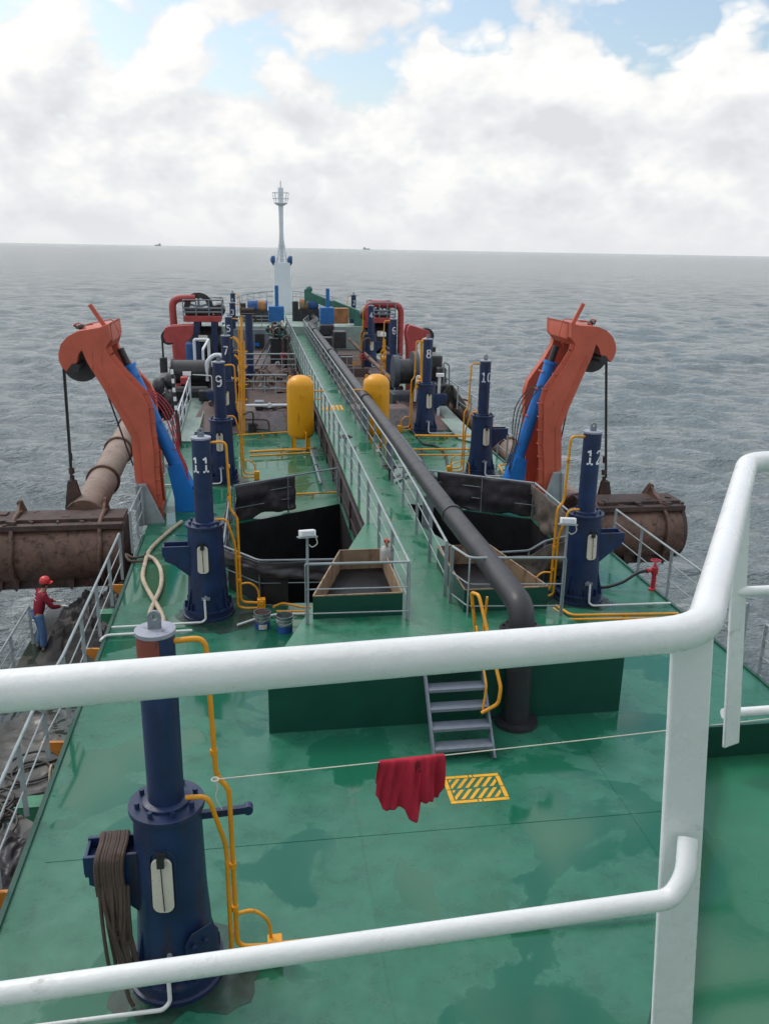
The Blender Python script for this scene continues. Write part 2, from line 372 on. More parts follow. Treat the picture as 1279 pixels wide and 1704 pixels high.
# more cloud towards the horizon, breaks higher up
dens = math_(nt, 'ADD', n0, math_(nt, 'MULTIPLY', math_(nt, 'SUBTRACT', nb, 0.5), 0.55))
hz = math_(nt, 'MULTIPLY', math_(nt, 'POWER', math_(nt, 'MAXIMUM', math_(nt, 'SUBTRACT', 1.0, math_(nt, 'MULTIPLY', math_(nt, 'MAXIMUM', ez, 0.0), 5.2)), 0.0), 1.2), 0.42)
dens = math_(nt, 'ADD', dens, hz)
cover = ramp(nt, COV0 := 0.457, COV0+0.05, dens)
dn1 = math_(nt, 'SUBTRACT', n0, n1)
lit = ramp(nt, 0.0, 1.0, math_(nt, 'MULTIPLY_ADD', dn1, 4.8, 0.62))
thick = ramp(nt, 0.48, 0.82, dens)
litb = math_(nt, 'SUBTRACT', lit, math_(nt, 'MULTIPLY', thick, 0.22))
cc = N(nt, 'ShaderNodeValToRGB'); L.new(litb, cc.inputs[0]); e = cc.color_ramp.elements
e[0].position = 0.0; e[0].color = (0.69, 0.705, 0.735, 1); e[1].position = 1.0; e[1].color = (0.985, 0.975, 0.945, 1)
k = e.new(0.45); k.color = (0.80, 0.81, 0.825, 1); k = e.new(0.72); k.color = (0.90, 0.90, 0.89, 1)
hf = N(nt, 'ShaderNodeMath', operation='POWER'); L.new(math_(nt, 'MAXIMUM', math_(nt, 'SUBTRACT', 1.0, math_(nt, 'MULTIPLY', math_(nt, 'ABSOLUTE', ez), 7.0)), 0.0), hf.inputs[0]); hf.inputs[1].default_value = 3.0
ccol = mixc(nt, math_(nt, 'MULTIPLY', hf.outputs[0], 0.85), cc.outputs[0], (0.74, 0.755, 0.775))
bg2 = N(nt, 'ShaderNodeBackground'); L.new(ccol, bg2.inputs[0]); L.new(math_(nt, 'MULTIPLY_ADD', ramp(nt, 0.24, 0.62, ez), 0.55, 1.0), bg2.inputs[1])
mx_ = N(nt, 'ShaderNodeMixShader'); L.new(cover, mx_.inputs[0]); L.new(bg1.outputs[0], mx_.inputs[1]); L.new(bg2.outputs[0], mx_.inputs[2])
L.new(mx_.outputs[0], out.inputs[0])
sl = bpy.data.lights.new('sun', 'SUN'); sl.energy = 1.0; sl.angle = R_(14); sl.color = (1.0, 0.96, 0.90)
so = bpy.data.objects.new('sun', sl); COL.objects.link(so)
sd = Vector((math.sin(SUN_AZ)*math.cos(SUN_EL), math.cos(SUN_AZ)*math.cos(SUN_EL), math.sin(SUN_EL)))
so.rotation_euler = (-sd).to_track_quat('-Z', 'Y').to_euler()

# ------------------------------------------------------------------ sea
def make_sea():
    zs = -4.0
    rng = np.random.RandomState(3)
    r = [6.0]
    while r[-1] < 14000: r.append(r[-1]*(1.0+0.0048+0.0075*min(1, max(0, (r[-1]-250)/900)))+0.01)
    r = np.array(r)
    a = np.concatenate([np.linspace(-62, 62, 640), np.linspace(66, 294, 58)])*math.pi/180
    RR, AA = np.meshgrid(r, a, indexing='ij')
    X = RR*np.sin(AA)+1.0; Y = RR*np.cos(AA)
    Z = np.zeros_like(X); DX = np.zeros_like(X); DY = np.zeros_like(X)
    step = RR*(0.0050+0.0075*np.clip((RR-250)/900, 0, 1))
    for i in range(90):
        lam = 0.7*(11/0.7)**rng.rand()
        th = R_(200)+rng.randn()*0.62
        k = 2*math.pi/lam; amp = 0.0086*lam**0.72*(0.5+rng.rand())
        if lam > 6: amp *= 0.55
        ph = k*(X*math.sin(th)+Y*math.cos(th))+rng.rand()*6.28
        att = np.clip((lam/step-2.2)/4, 0, 1)
        Z += amp*att*np.sin(ph); DX += amp*att*math.sin(th)*np.cos(ph)*0.8; DY += amp*att*math.cos(th)*np.cos(ph)*0.8
    co = np.stack([X+DX, Y+DY, Z], -1).reshape(-1, 3).astype('f')
    nr, na = X.shape
    i = np.arange(nr-1)[:, None]; j = np.arange(na)[None, :]; j2 = (j+1) % na
    q = np.stack([i*na+j, i*na+j2, (i+1)*na+j2, (i+1)*na+j], -1).reshape(-1, 4)[:, ::-1]
    me = bpy.data.meshes.new('sea')
    me.vertices.add(len(co)); me.vertices.foreach_set('co', co.ravel())
    me.loops.add(q.size); me.loops.foreach_set('vertex_index', q.ravel().astype('i'))
    me.polygons.add(len(q)); me.polygons.foreach_set('loop_start', np.arange(0, q.size, 4, dtype='i'))
    me.polygons.foreach_set('use_smooth', np.ones(len(q), bool)); me.update(calc_edges=True)
    m, nt, b = newmat('sea_water'); L = nt.links
    pos = N(nt, 'ShaderNodeNewGeometry').outputs['Position']
    mp = N(nt, 'ShaderNodeMapping'); mp.inputs['Scale'].default_value = (0.55, 1, 1); mp.inputs['Rotation'].default_value = (0, 0, R_(-18)); L.new(pos, mp.inputs[0]); p = mp.outputs[0]
    def chop(sc, k): return math_(nt, 'MULTIPLY', math_(nt, 'ABSOLUTE', math_(nt, 'MULTIPLY_ADD', noisen(nt, p, sc, 3, 0.6, 0.25), 2.0, -1.0)), -k)
    h = math_(nt, 'ADD', math_(nt, 'ADD', math_(nt, 'MULTIPLY', noisen(nt, p, 0.7, 6, 0.68, 0.3), 0.9), chop(1.15, 0.50)), math_(nt, 'ADD', chop(2.9, 0.26), math_(nt, 'MULTIPLY', noisen(nt, p, 6.0, 4, 0.65, 0.4), 0.16)))
    h2 = math_(nt, 'MULTIPLY_ADD', noisen(nt, p, 0.07, 5, 0.65), 4.0, h)
    bp = N(nt, 'ShaderNodeBump'); bp.inputs['Strength'].default_value = 1.0; bp.inputs['Distance'].default_value = 0.75
    ln = N(nt, 'ShaderNodeVectorMath', operation='LENGTH'); L.new(pos, ln.inputs[0]); L.new(math_(nt, 'MULTIPLY_ADD', ramp(nt, 0.0, 1.0, math_(nt, 'MULTIPLY_ADD', ln.outputs['Value'], 1/420, -0.2)), 1.5, 0.75), bp.inputs['Distance'])
    L.new(h2, bp.inputs['Height']); L.new(bp.outputs[0], b.inputs['Normal'])
    L.new(ramp(nt, 0.3, 0.7, noisen(nt, pos, 0.02, 4), (0.175, 0.212, 0.220, 1), (0.215, 0.260, 0.266, 1)), b.inputs['Base Color'])
    # broken foam drifting close to the hull
    src = [n for n in nt.nodes if n.type == 'VALTORGB'][-1].outputs[0]
    sp = N(nt, 'ShaderNodeSeparateXYZ'); L.new(pos, sp.inputs[0])
    band = ramp(nt, 0.0, 1.0, math_(nt, 'MULTIPLY_ADD', math_(nt, 'ABSOLUTE', math_(nt, 'SUBTRACT', sp.outputs[0], 2.8)), -0.2, 2.6))
    fo = ramp(nt, 0.545, 0.64, noisen(nt, p, 1.3, 9, 0.72, 0.9)); fm = math_(nt, 'MULTIPLY', math_(nt, 'MULTIPLY', fo, band), 0.7)
    L.new(mixc(nt, fm, src, (0.62, 0.66, 0.66)), b.inputs['Base Color'])
    L.new(math_(nt, 'MULTIPLY_ADD', fm, 0.6, 0.09), b.inputs['Roughness']); b.inputs['IOR'].default_value = 1.333
    me.materials.append(m)
    o = bpy.data.objects.new('sea', me); COL.objects.link(o); o.location = (0, 0, zs); tag(o, 'grey green choppy open sea around the ship', 'sea', kind='structure')
make_sea()

# ------------------------------------------------------------------ the ship's decks
XL, XR, XM = -2.87, 8.47, 2.80
BOWY = 84.0
WELL_L = [(-0.62, 17.3), (0.05, 16.35), (2.30, 16.2), (2.30, 23.35), (-0.55, 21.75)]
WELL_R = [(3.55, 16.2), (5.55, 16.35), (6.15, 16.9), (7.1, 17.4), (7.35, 18.6), (7.35, 21.4), (3.55, 23.6)]
def sheet(name, outer, holes, z, m):
    loops = [[Vector((x, y, z)) for x, y in outer]]+[[Vector((x, y, z)) for x, y in h] for h in holes]
    flat = [p for l in loops for p in l]; mb = MB(); mb.faces(flat, tessellate_polygon(loops)); return mb.build(name, m, loc=(0, 0, 0))
outer = [(XL, 1.0), (XR, 1.0), (XR, 66), (7.6, 73), (5.6, 80), (XM, BOWY), (0.0, 80), (-2.0, 73), (XL, 66)]
tag(sheet('main_deck', outer, [WELL_L, WELL_R], 0.0, M['deck']), 'wet green painted main deck', 'deck', kind='structure')
# hull sides
hb = MB()
ring = outer
for (x0, y0), (x1, y1) in zip(ring, ring[1:]+ring[:1]): hb.faces([(x0, y0, -0.004), (x1, y1, -0.004), (x1, y1, -5), (x0, y0, -5)], [(0, 1, 2, 3)])
tag(hb.build('hull', M['hull'], loc=(0, 0, -5)), 'dark hull side below the main deck', 'hull', kind='structure')
for nm, wl in (('port', WELL_L), ('starboard', WELL_R)):
    mb = MB()
    for (x0, y0), (x1, y1) in zip(wl, wl[1:]+wl[:1]): mb.faces([(x0, y0, -0.002), (x1, y1, -0.002), (x1, y1, -3.2), (x0, y0, -3.2)], [(0, 1, 2, 3)])
    tag(mb.build('hopper_well', M['wellwall']), 'black steel sides of the open hopper well', 'well', kind='structure')
    tag(sheet('slurry', wl, [], -2.9, M['slurry']), 'black slurry lying in the hopper well', 'slurry', kind='structure')
# lower side decks
for x0, x1, y0, y1 in ((-5.35, XL-0.01, 3.0, 21.2), (XR+0.01, 10.6, 3.0, 60)):
    mb = MB(); mb.bb((x0, y0, -5), (x1, y1, -1.9)); tag(mb.build('lower_side_deck', M['lowdeck'], loc=(0, 0, -5)), 'muddy lower side deck beside the hull', 'deck', kind='structure')
# toe edge of the main deck
mb = MB(); mb.bb((XL-0.03, 3, -0.09), (XL+0.03, 21.0, 0.035)); mb.bb((XR-0.03, 3, -0.09), (XR+0.03, 60, 0.035))
tag(mb.build('deck_edge', M['platedark'], loc=(0, 0, 0)), 'raised green edge of the main deck', 'deck edge', kind='structure')
# weld seams across the deck plates
mb = MB()
for x in (-1.35, 1.15, 4.7):
    y = 4.0
    while y < 15.5:
        if not (y > 10.5 and 0.0 < x < 5.7): mb.bb((x-0.006, y, 0), (x+0.006, y+2.0, 0.005))
        y += 2.0
for y in (5.6, 8.9): 
    for x in np.arange(-2.6, 8.2, 1.45): mb.bb((x, y-0.006, 0), (x+1.45, y+0.006, 0.005))
tag(mb.build('weld_seam', M['deck'], loc=(0, 0, 0)), 'thin weld seams in the deck plating', 'weld seams', kind='structure')

# raised platform and central walkway (one steel structure)
ZW = 1.05
plat = [(0.07, 11.4), (5.6, 11.4), (4.98, 13.35), (3.62, 17.9), (3.62, 17.95), (3.62, 68), (2.36, 68), (2.36, 18.2), (0.76, 13.35)]
mb = MB(); mb.faces([(x, y, ZW) for x, y in plat], tessellate_polygon([[Vector((x, y, ZW)) for x, y in plat]]))
tag(mb.build('raised_walkway', M['walk'], loc=(0, 0, 0)), 'green raised walkway running to the bow', 'walkway', kind='structure')
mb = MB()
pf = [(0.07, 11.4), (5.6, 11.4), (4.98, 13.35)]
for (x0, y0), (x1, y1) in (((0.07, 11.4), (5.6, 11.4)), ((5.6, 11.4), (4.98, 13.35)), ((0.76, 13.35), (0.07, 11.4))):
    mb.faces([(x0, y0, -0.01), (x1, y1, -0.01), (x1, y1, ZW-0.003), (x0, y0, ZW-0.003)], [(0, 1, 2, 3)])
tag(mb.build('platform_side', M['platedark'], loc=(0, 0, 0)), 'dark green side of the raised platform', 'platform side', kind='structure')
mb = MB()
for (x0, y0), (x1, y1) in (((4.98, 13.35), (3.62, 17.9)), ((2.36, 18.2), (0.76, 13.35))):
    mb.faces([(x0, y0, -3), (x1, y1, -3), (x1, y1, ZW-0.003), (x0, y0, ZW-0.003)], [(0, 1, 2, 3)])
for x in (2.36, 3.62):
    mb.faces([(x, 17.9, -3), (x, 68, -3), (x, 68, ZW-0.003), (x, 17.9, ZW-0.003)], [(0, 1, 2, 3)])
mb.bb((2.30, 17.9, 0.86), (2.355, 68, 0.90)); mb.bb((2.32, 17.9, 0.30), (2.355, 68, 0.34))
for y in np.arange(18.5, 68, 2.4): mb.bb((2.31, y, 0.02), (2.355, y+0.03, 0.855))
tag(mb.build('trunk_side', M['trunk'], loc=(0, 0, 0)), 'dark grimy side wall under the walkway', 'wall', kind='structure')

# ------------------------------------------------------------------ upper deck (the photographer's) and deckhouse behind it
ZU = 5.35
up = [(-4.2, 1.16), (0.70, 1.16), (1.46, 2.36), (9.5, 2.36), (9.5, -6), (-4.2, -6)]
mb = MB(); mb.prism([(x, y, ZU-0.03) for x, y in up], (0, 0, 0.03)); tag(mb.build('upper_deck', M['deck_up'], loc=(0, 0, ZU-0.03)), 'bright green upper deck by the white railing', 'deck', kind='structure')
mb = MB(); 
for (x0, y0), (x1, y1) in zip(up[:3], up[1:4]): mb.bar((x0, y0, ZU+0.05), (x1, y1, ZU+0.05), 0.012, 0.14)
tag(mb.build('deck_coaming', M['platedark'], loc=(0, 0, ZU)), 'dark green coaming along the upper deck edge', 'coaming', kind='structure')
mb = MB(); mb.bb((-2.6, -12, -0.5), (8.2, 0.95, ZU-0.034)); mb.bb((-2.6, -12, ZU-0.034), (8.2, -1.5, 10.6)); mb.bb((-3.4, -12, 10.604), (9.0, -0.9, 10.8))
tag(mb.build('deckhouse_wall', M['house'], loc=(0, 0, 0)), 'white deckhouse behind the upper deck', 'deckhouse', kind='structure')
mb = MB()
for x in np.arange(-1.9, 7.6, 1.55): mb.bb((x, -1.52, 8.3), (x+1.3, -1.49, 9.7))
tag(mb.build('bridge_window', M['glass'], loc=(0, 0, 8)), 'dark bridge windows of the deckhouse', 'windows', kind='structure')
# ------------------------------------------------------------------ hydraulic columns
def arc(cx, cy, rx, ry, a0, a1, n=8):
    return [(cx+rx*math.cos(R_(a0+(a1-a0)*i/n)), cy+ry*math.sin(R_(a0+(a1-a0)*i/n))) for i in range(n+1)]
STENCIL = {
 '0': [arc(.3, .72, .22, .22, 100, 260-80, 6)+[(.08, .3)]+arc(.3, .28, .22, .22, 180, 260, 6), arc(.3, .72, .22, .22, 80, 0, 6)+[(.52, .3)]+arc(.3, .28, .22, .22, 0, -80, 6)],
 '1': [[(.12, .84), (.3, .97), (.3, .60)], [(.3, .50), (.3, .06)], [(.10, .04), (.24, .04)], [(.36, .04), (.50, .04)]],
 '2': [arc(.3, .72, .21, .23, 165, -35, 10), [(.43, .52), (.10, .10)], [(.08, .05), (.54, .05)]],
 '3': [arc(.28, .74, .22, .21, 160, -70, 10), arc(.28, .28, .24, .23, 70, -160, 10)],
 '4': [[(.40, .98), (.06, .36)], [(.04, .30), (.30, .30)], [(.36, .30), (.56, .30)], [(.41, .62), (.41, .36)], [(.41, .24), (.41, .03)]],
 '5': [[(.50, .95), (.14, .95), (.12, .56)], arc(.28, .34, .24, .28, 120, -150, 12)],
 '6': [arc(.32, .66, .24, .30, 50, 175, 8)+[(.08, .35)], arc(.30, .28, .22, .24, 160, -20, 8), arc(.30, .28, .22, .24, -40, -170, 6)],
 '7': [[(.08, .95), (.52, .95), (.46, .78)], [(.43, .70), (.24, .04)]],
 '8': [arc(.3, .75, .19, .20, 100, 260, 8), arc(.3, .75, .19, .20, 80, -80, 8), arc(.3, .28, .23, .24, 100, 260, 8), arc(.3, .28, .23, .24, 80, -80, 8)],
 '9': [arc(.3, .72, .22, .24, 20, 175, 8), arc(.3, .72, .22, .24, 190, 345, 8), [(.52, .66), (.52, .40)]+arc(.28, .36, .24, .30, 0, -120, 8)],
}
def digits(txt, r, z, phi, h, parent, sy=-1):
    """stencil numerals wrapped on a cylinder of radius r; phi = 0 faces aft (-Y), positive turns towards starboard"""
    mb = MB(); wd = h*0.66; tot = wd*len(txt)
    for k, ch in enumerate(txt):
        for st in STENCIL[ch]:
            P = []
            for a, b in zip(st, st[1:]):
                n = max(1, int(math.hypot(b[0]-a[0], b[1]-a[1])/0.08))
                P += [(a[0]+(b[0]-a[0])*i/n, a[1]+(b[1]-a[1])*i/n) for i in range(n)]
            P.append(st[-1]); hw = 0.062; prev = None
            for i in range(len(P)):
                a = P[max(i-1, 0)]; b = P[min(i+1, len(P)-1)]; dx, dy = b[0]-a[0], b[1]-a[1]; l = math.hypot(dx, dy) or 1
                nx, ny = -dy/l*hw, dx/l*hw; cur = []
                for s in (-1, 1):
                    u = (P[i][0]+nx*s)*h-tot/2+k*wd; v = (P[i][1]+ny*s)*h
                    t = phi+u/r; cur.append(mb.bm.verts.new(((r+.004)*math.sin(t), -(r+.004)*math.cos(t), z+v)))
                if prev: mb.bm.faces.new((prev[0], cur[0], cur[1], prev[1]))
                prev = cur
    return mb.build('number', M['digit'], parent, sharp=0)

def column(s):
    """s = +1: outboard side is starboard, inboard pipes to port; -1 mirrored. Built at the origin."""
    t = thing('hydraulic_column', (0, 0, 0), 'x', 'hydraulic column')
    mb = MB(); mb.lathe([(0.50, 0.0), (0.50, 0.05), (0.47, 0.06), (0.47, 0.16), (0.49, 0.17), (0.49, 0.20), (0.40, 0.205)], n=36)
    for k in range(10):
        a = 2*math.pi*k/10+.2; mb.bar((0.38*math.cos(a), 0.38*math.sin(a), 0.27), (0.46*math.cos(a), 0.46*math.sin(a), 0.27), 0.02, 0.14)
    mb.build('base_flange', M['navy_light'], t)
    lb = MB().lathe([(0.405, 0.2), (0.355, 1.0), (0.335, 1.92)], n=36).build('lower_body', M['navy'], t)
    # service slot on the aft face with the white gauge bottle inside
    def rad(z): return 0.405+(0.335-0.405)*(z-0.2)/1.72
    def slot(w, z0, z1, off, rr):
        pts = []
        for cx, cz, a0 in ((w/2-rr, z1-rr, 0), (-w/2+rr, z1-rr, 90), (-w/2+rr, z0+rr, 180), (w/2-rr, z0+rr, 270)):
            for i in range(6):
                a = R_(a0+90*i/5); pts.append((cx+rr*math.cos(a), cz+rr*math.sin(a)))
        return pts
    mb = MB()
    ph = 0.12*s
    def onbody(u, z, off):
        r = rad(z)+off; a = ph+u/0.35; return Vector((r*math.sin(a), -r*math.cos(a), z))
    fo = slot(.27, .98, 1.66, 0, .10); fi = slot(.225, 1.0, 1.64, 0, .09)
    vs = [onbody(u, z, .012) for u, z in fo]+[onbody(u, z, .012) for u, z in fi]; n = len(fo)
    mb.faces(vs, [(i, (i+1) % n, n+(i+1) % n, n+i) for i in range(n)])
    vs2 = [onbody(u, z, .012) for u, z in fi]+[onbody(u, z, .001) for u, z in fi]
    mb.faces(vs2, [(i, (i+1) % n, n+(i+1) % n, n+i) for i in range(n)])
    vs3 = [onbody(u, z, .012) for u, z in fo]+[onbody(u, z, -.01) for u, z in fo]
    mb.faces(vs3, [(i, (i+1) % n, n+(i+1) % n, n+i) for i in range(n)])
    mb.build('slot_frame', M['navy_light'], lb)
    mb = MB(); cs = slot(.19, 1.02, 1.58, 0, .07)
    P = [onbody(u, z, .035) for u, z in cs]; Q = [onbody(u*1.0, z, .002) for u, z in cs]
    mb.faces(P+Q, [tuple(range(n))]+[(i, (i+1) % n, n+(i+1) % n, n+i) for i in range(n)])
    mb.build('gauge_plate', M['cream'], lb, bevel=.008)
    mb = MB(); mb.box(onbody(0, 1.57, .04), (.07, .06, .11)); mb.box(onbody(0, 1.63, .03), (.10, .04, .04)); mb.tube([onbody(0, 1.52, .047), onbody(.004, 1.3, .045), onbody(.012, 1.05, .045)], .006, 6)
    mb.build('gauge_clamp', M['black'], lb)
    mb = MB(); mb.lathe([(0.375, 1.90), (0.375, 1.955)], n=36)
    mb.build('collar_flange', M['navy_light'], t, bevel=.006)
    mb = MB()
    for k in range(8):
        a = 2*math.pi*k/8+.3; c = Vector((.29*math.cos(a), .29*math.sin(a), 1.955)); mb.cyl(c, c+Vector((0, 0, .055)), .026, n=6)
    mb.lathe([(.235, 1.955), (.235, 1.985), (.20, 2.0)], n=28)
    mb.build('collar_bolts', M['navy'], t)
    MB().lathe([(0.178, 1.95), (0.178, 3.66)], n=32).build('cylinder', M['navy'], t)
    MB().lathe([(0.190, 3.655), (0.190, 3.69), (0.178, 3.695)], n=32).build('top_cap', M['cap'], t)
    mb = MB(); ey = []
    for i in range(13): a = R_(180*i/12); ey.append((.062*math.cos(a), 3.80+.062*math.sin(a)))
    ol = [V(.062, -.018, 3.69)]+[V(x, -.018, z) for x, z in ey]+[V(-.062, -.018, 3.69)]
    hole = [V(.028*math.cos(R_(30*i)), -.018, 3.80+.028*math.sin(R_(30*i))) for i in range(12)]
    fl = ol+hole; tr = tessellate_polygon([ol, hole]); no = len(ol); nh = len(hole)
    vs = fl+[p+V(0, .036, 0) for p in fl]; m_ = len(fl)
    fs = list(tr)+[tuple(i+m_ for i in f) for f in tr]+[(i, (i+1) % no, m_+(i+1) % no, m_+i) for i in range(no)]+[(no+i, no+(i+1) % nh, m_+no+(i+1) % nh, m_+no+i) for i in range(nh)]
    mb.faces(vs, fs); mb.build('lifting_eye', M['greydark'], t)
    # outboard bracket arm: two cheek plates under a cap plate
    mb = MB()
    pr = [(.30, 1.52), (.82, 1.52), (.82, 1.34), (.78, 1.30), (.78, 1.22), (.60, 1.13), (.30, .86)]
    for y in (-.17, .13): mb.prism([V(s*x, y, z) for x, z in pr], (0, .04, 0))
    mb.bb((s*.32, -.165, 1.38), (s*.80, .165, 1.41)); mb.bb((s*.785, -.165, 1.30), (s*.815, .165, 1.50))
    mb.build('bracket_arm', M['navy'], t, bevel=.006)
    mb = MB()
    for a in (35, 145, 215, 325):
        c, sn = math.cos(R_(a)), math.sin(R_(a)); mb.prism([V(c*.36, sn*.36, .2)+V(-sn*.012, c*.012, 0), V(c*.48, sn*.48, .2)+V(-sn*.012, c*.012, 0), V(c*.36, sn*.36, .75)+V(-sn*.012, c*.012, 0)], (sn*.024, -c*.024, 0))
    mb.build('gusset', M['navy'], t)
    i = -s
    mb = MB(); mb.tube([(i*.17, -.03, 3.58), (i*.46, -.03, 3.60), (i*.50, -.03, 2.2), (i*.62, -.02, 2.05), (i*.64, -.02, .22), (i*1.0, 0, .18)], .026, 10, fil=.12)
    for z in (3.1, 2.45, 1.2, .7): mb.cyl((i*(.486 if z > 2 else .63), -.03, z-.03), (i*(.486 if z > 2 else .63), -.03, z+.03), .036, n=10)
    mb.build('supply_pipe', M['yellow'], t)
    mb = MB(); mb.tube([(i*.20, -.12, 2.05), (i*.42, -.14, 2.06), (i*.50, -.12, 1.75), (i*.57, -.06, 1.45), (i*.58, -.06, .14), (i*.72, -.05, .09), (i*1.0, -.05, .09)], .024, 10, fil=.12)
    mb.build('return_pipe', M['yellow'], t)
    mb = MB(); mb.box((i*1.04, -.02, .16), (.16, .14, .24)); mb.box((i*1.04, -.09, .2), (.1, .03, .1)); mb.bb((i*.96, -.08, 0), (i*1.12, .04, .04))
    mb.build('valve_block', M['yellow'], t, bevel=.01)
    MB().tube([(i*.64, -.02, .62), (i*.82, 0, .64), (i*.98, 0, .5), (i*1.0, 0, .26)], .02, 8, fil=.14).build('branch_pipe', M['yellow'], t)
    # grease nipple and white drain pipe on the aft side
    mb = MB(); mb.tube([(s*.02, -.37, .52), (s*.02, -.46, .50)], .03, 8); mb.box((s*.02, -.44, .5), (.16, .05, .05)); mb.build('drain_cock', M['greydark'], t)
    mb = MB(); mb.tube([(s*.04, -.47, .50), (s*.03, -.52, .1), (s*.10, -.56, .055), (s*1.78, -.60, .055)], .022, 10, fil=.12); mb.build('drain_pipe', M['whitepipe'], t)
    return t

COLS = {13: (-.93, 7.1), 11: (-1.03, 16.0), 9: (-1.06, 26.2), 7: (-1.08, 34.2), 5: (-1.20, 43.6), 3: (-1.24, 54.6), 1: (-1.45, 66.0),
        12: (6.64, 15.95), 10: (7.22, 26.4), 8: (6.70, 33.1), 6: (6.89, 42.8), 4: (7.10, 52.9), 2: (7.45, 65.2)}
CLAB = {13: 'nearest navy blue hydraulic column with red primer patch and rope hung on its arm', 
        11: 'navy blue hydraulic column marked 11 beside the paint buckets', 9: 'navy blue hydraulic column marked 9 behind column 11',
        7: 'navy blue hydraulic column marked 7 next to the dark cable drum', 5: 'navy blue hydraulic column marked 5 beyond column 7', 3: 'navy blue hydraulic column marked 3 near the port winch frame',
        1: 'farthest port hydraulic column, marked 1, blue and hazy near the bow', 12: 'navy blue hydraulic column marked 12 next to the starboard floodlight',
        10: 'navy blue hydraulic column marked 10 inboard of the starboard crane', 8: 'navy blue hydraulic column marked 8 with brown plates around its foot',
        6: 'navy blue hydraulic column marked 6 beside the yellow starboard tank', 4: 'navy blue hydraulic column marked 4 before the starboard winch frame', 2: 'faded blue hydraulic column marked 2 below the green deck crane'}
protoP, protoS = column(-1), column(1)
usedP = usedS = False
for num, (x, y) in COLS.items():
    if num % 2:
        t = protoP if not usedP else copy_tree(protoP); usedP = True
    else:
        t = protoS if not usedS else copy_tree(protoS); usedS = True
    t['group'] = 'numbered hydraulic columns along both sides of the hopper'; t['label'] = CLAB[num]
    t['_n'] = num; t.location = (x, y, 0)
for t in [o for o in list(COL.objects) if '_n' in o]:
    num = t['_n']; del t['_n']; x, y, _ = t.location
    if num == 13: continue
    phi = -.02 if num % 2 else .16
    L0 = t.location.copy(); t.location = (0, 0, 0)
    digits(str(num), .178, 3.02 if num > 9 else 2.95, phi, .30 if num > 9 else .34, t); t.location = L0
    if num == 11: T11 = t
    if num == 12: T12 = t
T13 = [o for o in COL.objects if o.get('label') == CLAB[13]][0]
L13 = T13.location.copy(); T13.location = (0, 0, 0)
mb = MB(); mb.grid(lambda u, v: V(.181*math.sin(-1.35+u*1.62), -.181*math.cos(-1.35+u*1.62), 3.42+.235*v+.01*math.sin(u*9)*(1-v)), 14, 3); mb.build('primer_patch', M['primer'], T13)
mb = MB(); mb.prism([V(.14, -.43, .16), V(.44, -.22, .16), V(.44, -.22, .62), V(.38, -.27, .74), V(.20, -.40, .74), V(.14, -.43, .66)], (.02, .03, 0)); 
for z in (.28, .60): mb.cyl((.33, -.31, z), (.35, -.35, z), .028, n=6); mb.cyl((.22, -.385, z), (.24, -.425, z), .028, n=6)
mb.build('access_plate', M['navy_light'], T13, bevel=.004)
mb = MB(); mb.bar((.3, .05, 1.74), (.80, .12, 1.72), .06, .07); mb.cyl((.80, .08, 1.72), (.80, .17, 1.72), .05, n=12); mb.build('pipe_support', M['navy'], T13)
T13.location = L13
T13.scale = (.94, .94, 1.02); T11.scale = (1, 1, .97); T12.scale = (1, 1, .975)

# spare blue post inboard of column 5, with a dark roller on top
c = az(417, 640); zt = ay(417, 523, c.y).z
t = thing('winch_post', (c.x, c.y, 0), 'plain navy post without a number carrying a dark roller on top', 'post')
MB().lathe([(.26, 0), (.26, .03)], c).build('base_plate', M['greenbr'], t)
MB().lathe([(.20, .03), (.19, zt-c.z)], c).build('shaft', M['navy'], t)
mb = MB(); p = V(c.x, c.y, zt); mb.bb(p+V(-.42, -.12, .0), p+V(.34, .12, .05)); mb.bb(p+V(-.42, -.1, .05), p+V(-.38, .1, .36)); mb.bb(p+V(.30, -.1, .05), p+V(.34, .1, .36)); mb.build('bracket', M['greasy'], t)
MB().lathe([(.13, -.38), (.13, .30)], p+V(0, 0, .2), axis='X').build('roller', M['darkrust'], t)

# ------------------------------------------------------------------ rope hung on the nearest column's arm
t = thing('mooring_rope', (-1.55, 7.1, .1), 'coiled brown rope slung over the arm of the nearest column', 'rope')
ax0 = COLS[13][0]; mb = MB(); rr = random.Random(4)
for k in range(11):
    x = ax0-.40-.024*k+rr.uniform(-.012, .012); 
    mb.tube(spline([(x, 6.84, 1.20), (x-.01, 6.86, 1.42), (x, 6.90, 1.56), (x+.01, 7.1, 1.575), (x, 7.29, 1.54), (x+.01, 7.32, 1.2)], 5), .020, 7)
mb.build('coil', M['rope'], t)
mb = MB()
for k in range(9):
    x = ax0-.40-.028*k; ln = rr.uniform(.35, 1.12); sx = rr.uniform(-.06, .14)
    mb.tube(spline([(x, 6.84, 1.30), (x+sx*.3, 6.78, 1.30-ln*.5), (x+sx, 6.76, 1.30-ln), (x+sx+.05, 6.79, 1.28-ln), (x+.04+sx*.4, 6.80, 1.3-ln*.5), (x+.03, 6.85, 1.28)], 6), .018, 7)
mb.tube(spline([(ax0-.50, 6.8, .6), (ax0-.46, 6.75, .3), (ax0-.42, 6.7, .12), (ax0-.38, 6.68, .03)], 6), .02, 7)
mb.build('loop', M['rope'], t)
